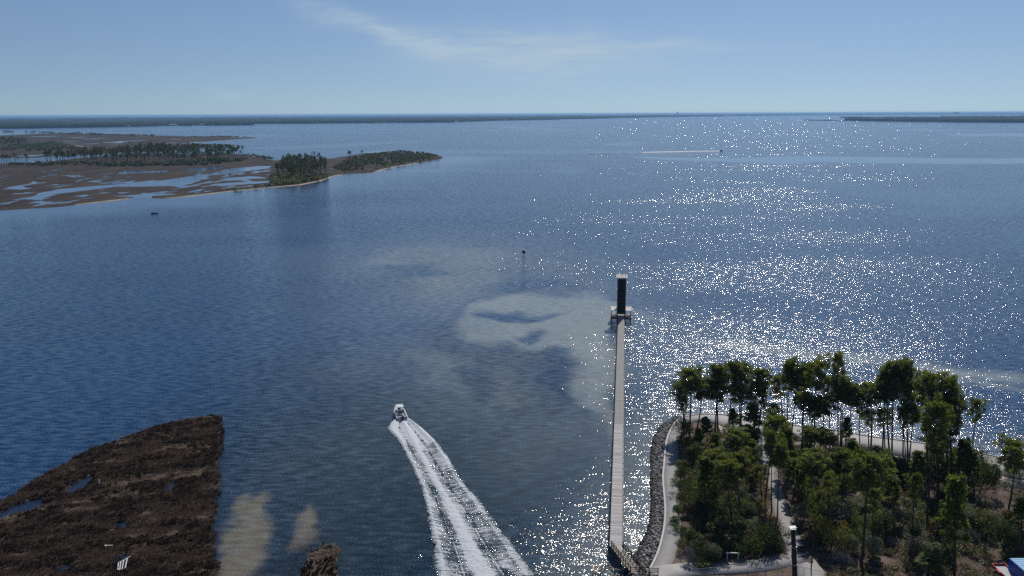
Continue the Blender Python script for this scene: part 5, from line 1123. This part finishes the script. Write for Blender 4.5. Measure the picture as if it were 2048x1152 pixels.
# chain-link fence
fn = empty('chain_link_fence', (0, 0, 0)); tag(fn, 'thin grey chain-link fence in front of the bottom path', 'fence')
FP = [pix(x, y, 1.3) for x, y in ((1385, 1153), (1420, 1151), (1456, 1148), (1496, 1146), (1532, 1143), (1565, 1146), (1608, 1150), (1650, 1160))]
for p in FP: MB().tube([p - Vector((0, 0, .3)), p + Vector((0, 0, 1.35))], [.035, .035], 6).build('post', M['galv'], fn)
for a, b in zip(FP[:-1], FP[1:]):
    MB().tube([a + Vector((0, 0, 1.3)), b + Vector((0, 0, 1.3))], [.03, .03], 5).build('top_rail', M['galv'], fn)
    w_ = MB(); L = (b - a).length; k = int(L / .35)
    for i in range(k):
        p = a + (b - a) * i / k; q = a + (b - a) * min(1, (i + 3) / k); w_.bar(p + Vector((0, 0, .05)), q + Vector((0, 0, 1.28)), .008, .008); w_.bar(p + Vector((0, 0, 1.28)), q + Vector((0, 0, .05)), .008, .008)
    w_.build('wire_panel', M['galv'], fn)
# pale frame (empty sign stand)
fr = pix(1465, 1122, LZ); fo = empty('sign_frame', fr, R(-6)); tag(fo, 'pale two-legged sign frame standing in the shade of the thicket', 'sign')
for s in (-1, 1): MB().box(s * .85 - .05, s * .85 + .05, -.05, .05, -.2, 1.35).build('post', M['white_paint'], fo)
MB().box(-1.05, 1.05, -.07, .07, 1.351, 1.48).build('crossbar', M['white_paint'], fo)
# picnic tables
def picnic(x, y, rz, mt, lab):
    p = pix(x, y, 1.3); r = empty('picnic_table', Vector((p.x, p.y, 1.3)), rz); tag(r, lab, 'picnic table', 'picnic tables in the grove')
    for k in range(5): MB().box(-1.1, 1.1, -.4 + k * .165, -.25 + k * .165, .72, .76).build('top_board', mt, r)
    for s in (-1, 1):
        MB().box(-1.1, 1.1, s * .78 - .13, s * .78 + .13, .42, .46).build('bench', mt, r)
        for q in (-1, 1): MB().bar((s * .8, q * .75, 0), (s * .8, q * .25, .72), .09, .05).build('leg', mt, r)
        MB().box(s * .8 - .04, s * .8 + .04, -.85, .85, .36, .418).build('brace', mt, r)
picnic(1705, 907, R(8), M['white_paint'], 'white picnic table in a gap among the grove pines')
picnic(1803, 926, R(-30), M['dark_wood'], 'dark timber picnic table shaded by pines near the wide path')
# blue container and red trailer
cA = pix(2018.5, 1116, LZ + 2.6); co = empty('shipping_container', Vector((cA.x, cA.y, LZ + .1)), 0); tag(co, 'bright blue shipping container cut by the lower right corner', 'container')
e1 = (pix(2062, 1154, LZ + 2.6) - cA); e1.z = 0; e1.normalize(); e2 = Vector((-e1.y, e1.x, 0))
Lc, Wc = 6.1, 3.2
def cq(a, b, z): return e1 * a + e2 * b + Vector((0, 0, z))
def cbox(a0, a1, b0, b1, z0, z1): return [cq(a0, b0, z0), cq(a1, b0, z0), cq(a1, b1, z0), cq(a0, b1, z0), cq(a0, b0, z1), cq(a1, b0, z1), cq(a1, b1, z1), cq(a0, b1, z1)]
bx_ = MB(); bx_.quadbox(cbox(0, Lc, 0, Wc, 0, 2.44)); bx_.build('body', M['container_blue'], co)
MB_ = MB(); MB_.quadbox(cbox(.06, Lc - .06, .06, Wc - .06, 2.443, 2.50)); rfo = MB_.build('roof', M['container_top'], co)
for k in range(10):
    q = MB(); q.quadbox(cbox(.35 + k * .56, .50 + k * .56, .12, Wc - .12, 2.503, 2.53)); q.build('roof_rib', M['container_top'], rfo)
for k in range(20):
    q = MB(); q.quadbox(cbox(.14 + k * .3, .28 + k * .3, -.035, 0.0, .15, 2.3)); q.build('side_rib', M['container_blue'], co)
for s in (0, 1):
    q = MB(); q.quadbox(cbox(-.03, .0, .08 + s * 1.55, 1.55 + s * 1.55, .12, 2.32)); dr_ = q.build('door', M['container_blue'], co); q = MB(); q.quadbox(cbox(-.07, -.03, 1.3 + s * .5, 1.34 + s * .5, .2, 2.25)); q.build('lock_rod', M['galv'], dr_)
tr_p = pix(2012, 1153, LZ); tr_o = empty('trailer', Vector((tr_p.x, tr_p.y, LZ + .05)), math.atan2(-e1.x, e1.y)); tag(tr_o, 'low flatbed trailer with red rails parked beside the blue container', 'trailer')
MB().box(-1.0, 1.0, -2.2, 2.2, .55, .62).build('bed', M['cockpit'], tr_o)
for s in (-1, 1):
    MB().box(s * 1.05 - .05, s * 1.05 + .05, -2.2, 2.2, .5, .9).build('side_rail', M['red_paint'], tr_o)
    f_ = MB(); f_.quadbox([(s * 1.12, -.7, .62), (s * 1.42, -.7, .62), (s * 1.42, .7, .62), (s * 1.12, .7, .62), (s * 1.12, -.5, .95), (s * 1.42, -.5, .95), (s * 1.42, .5, .95), (s * 1.12, .5, .95)]); f_.build('mudguard', M['red_paint'], tr_o)
    w_ = MB(); w_.tube([(s * 1.16, 0, .33), (s * 1.38, 0, .33)], [.36, .36], 14); wo = w_.build('wheel', M['rubber'], tr_o, None, True); MB().tube([(s * 1.37, 0, .33), (s * 1.40, 0, .33)], [.18, .18], 10).build('rim', M['galv'], wo)
for yy in (-2.2, 2.2): MB().box(-1.0, 1.0, yy - .05, yy + .05, .63, .95).build('end_rail', M['red_paint'], tr_o)
MB().bar((0, 2.2, .5), (0, 3.6, .45), .1, .1).build('drawbar', M['red_paint'], tr_o)
# red mower-like cart by the container
rc_p = pix(2014, 1140, LZ); rc = empty('fuel_can', Vector((rc_p.x, rc_p.y, LZ + .02))); tag(rc, 'small red jerrycan by the corner of the blue container', 'jerrycan')
q = MB(); q.quadbox([(-.3, -.18, 0), (.3, -.18, 0), (.3, .18, 0), (-.3, .18, 0), (-.28, -.15, .55), (.2, -.15, .62), (.2, .15, .62), (-.28, .15, .55)]); q.build('body', M['red_paint'], rc); MB().bar((-.22, 0, .66), (.1, 0, .72), .05, .05).build('handle', M['red_paint'], rc); MB().tube([(.24, 0, .56), (.38, 0, .78)], [.05, .03], 6).build('spout', M['white_paint'], rc)
# floating kayak-launch rails by the ramp
M['boom_tan'] = mat('boom_tan', (.42, .30, .22), (.52, .38, .29), scale=2, rough=.7)
fl = empty('launch_rail', (0, 0, 0)); tag(fl, 'curved tan tube rail floating on the water left of the ramp', 'launch rail')
for pts in ([(1190, 1175), (1188.5, 1150), (1187.5, 1133), (1201, 1134), (1211, 1127)], [(1190, 1147), (1196, 1141), (1202, 1138.5), (1212, 1137), (1228, 1138), (1243, 1141)]):
    pp = [pix(x, y, .9) for x, y in pts]
    for a, b in zip(pp[:-1], pp[1:]): MB().tube([a, b], [.10, .10], 8).build('tube', M['boom_tan'], fl, None, True)
    for a in pp[::2]: MB().tube([a - Vector((0, 0, 2.5)), a], [.07, .07], 6).build('support_post', M['pile_wood'], fl)
# washed-up white rack, stake and plank on the near marsh
def mz(x, y): 
    i = np.argmin((MX - x) ** 2 + (MY - y) ** 2); return float(MZ[i])
def mpix(x, y, up_=0.0):
    p = pix(x, y, .6); return Vector((p.x, p.y, max(mz(p.x, p.y), 0) + up_))
rk = empty('wooden_rack', (0, 0, 0)); tag(rk, 'broken white slatted rack lying on the lower left marsh', 'rack')
tl, tr2 = mpix(237, 1132, .75), mpix(262, 1119, .95); MB().bar(tl, tr2, .09, .09).build('top_rail', M['white_paint'], rk)
for (fx, bxp, byp) in ((.02, 236, 1142), (.22, 239.5, 1142), (.45, 244, 1142), (.72, 250, 1140)):
    MB().bar(tl + (tr2 - tl) * fx, mpix(bxp, byp, .45), .16, .05).build('slat', M['white_paint'], rk)
stk = mpix(198.5, 967, 0); so = empty('stake', stk); tag(so, 'short white stake upright on the left marsh beside a pond', 'stake'); MB().box(-.09, .09, -.05, .05, -.3, 1.1).build('post', M['white_paint'], so); MB().box(-.11, .11, -.07, .07, 1.1, 1.16).build('cap', M['white_paint'], so)
pk = empty('driftwood_plank', (0, 0, 0)); tag(pk, 'single tan plank lying on the lower left marsh grass', 'plank'); MB().bar(mpix(209, 1094, .72), mpix(226, 1094, .74), .2, .05).build('board', M['plank_new'], pk); MB().bar(mpix(212, 1096, .70), mpix(212, 1092, .70), .1, .05).build('cleat', M['plank_new'], pk)
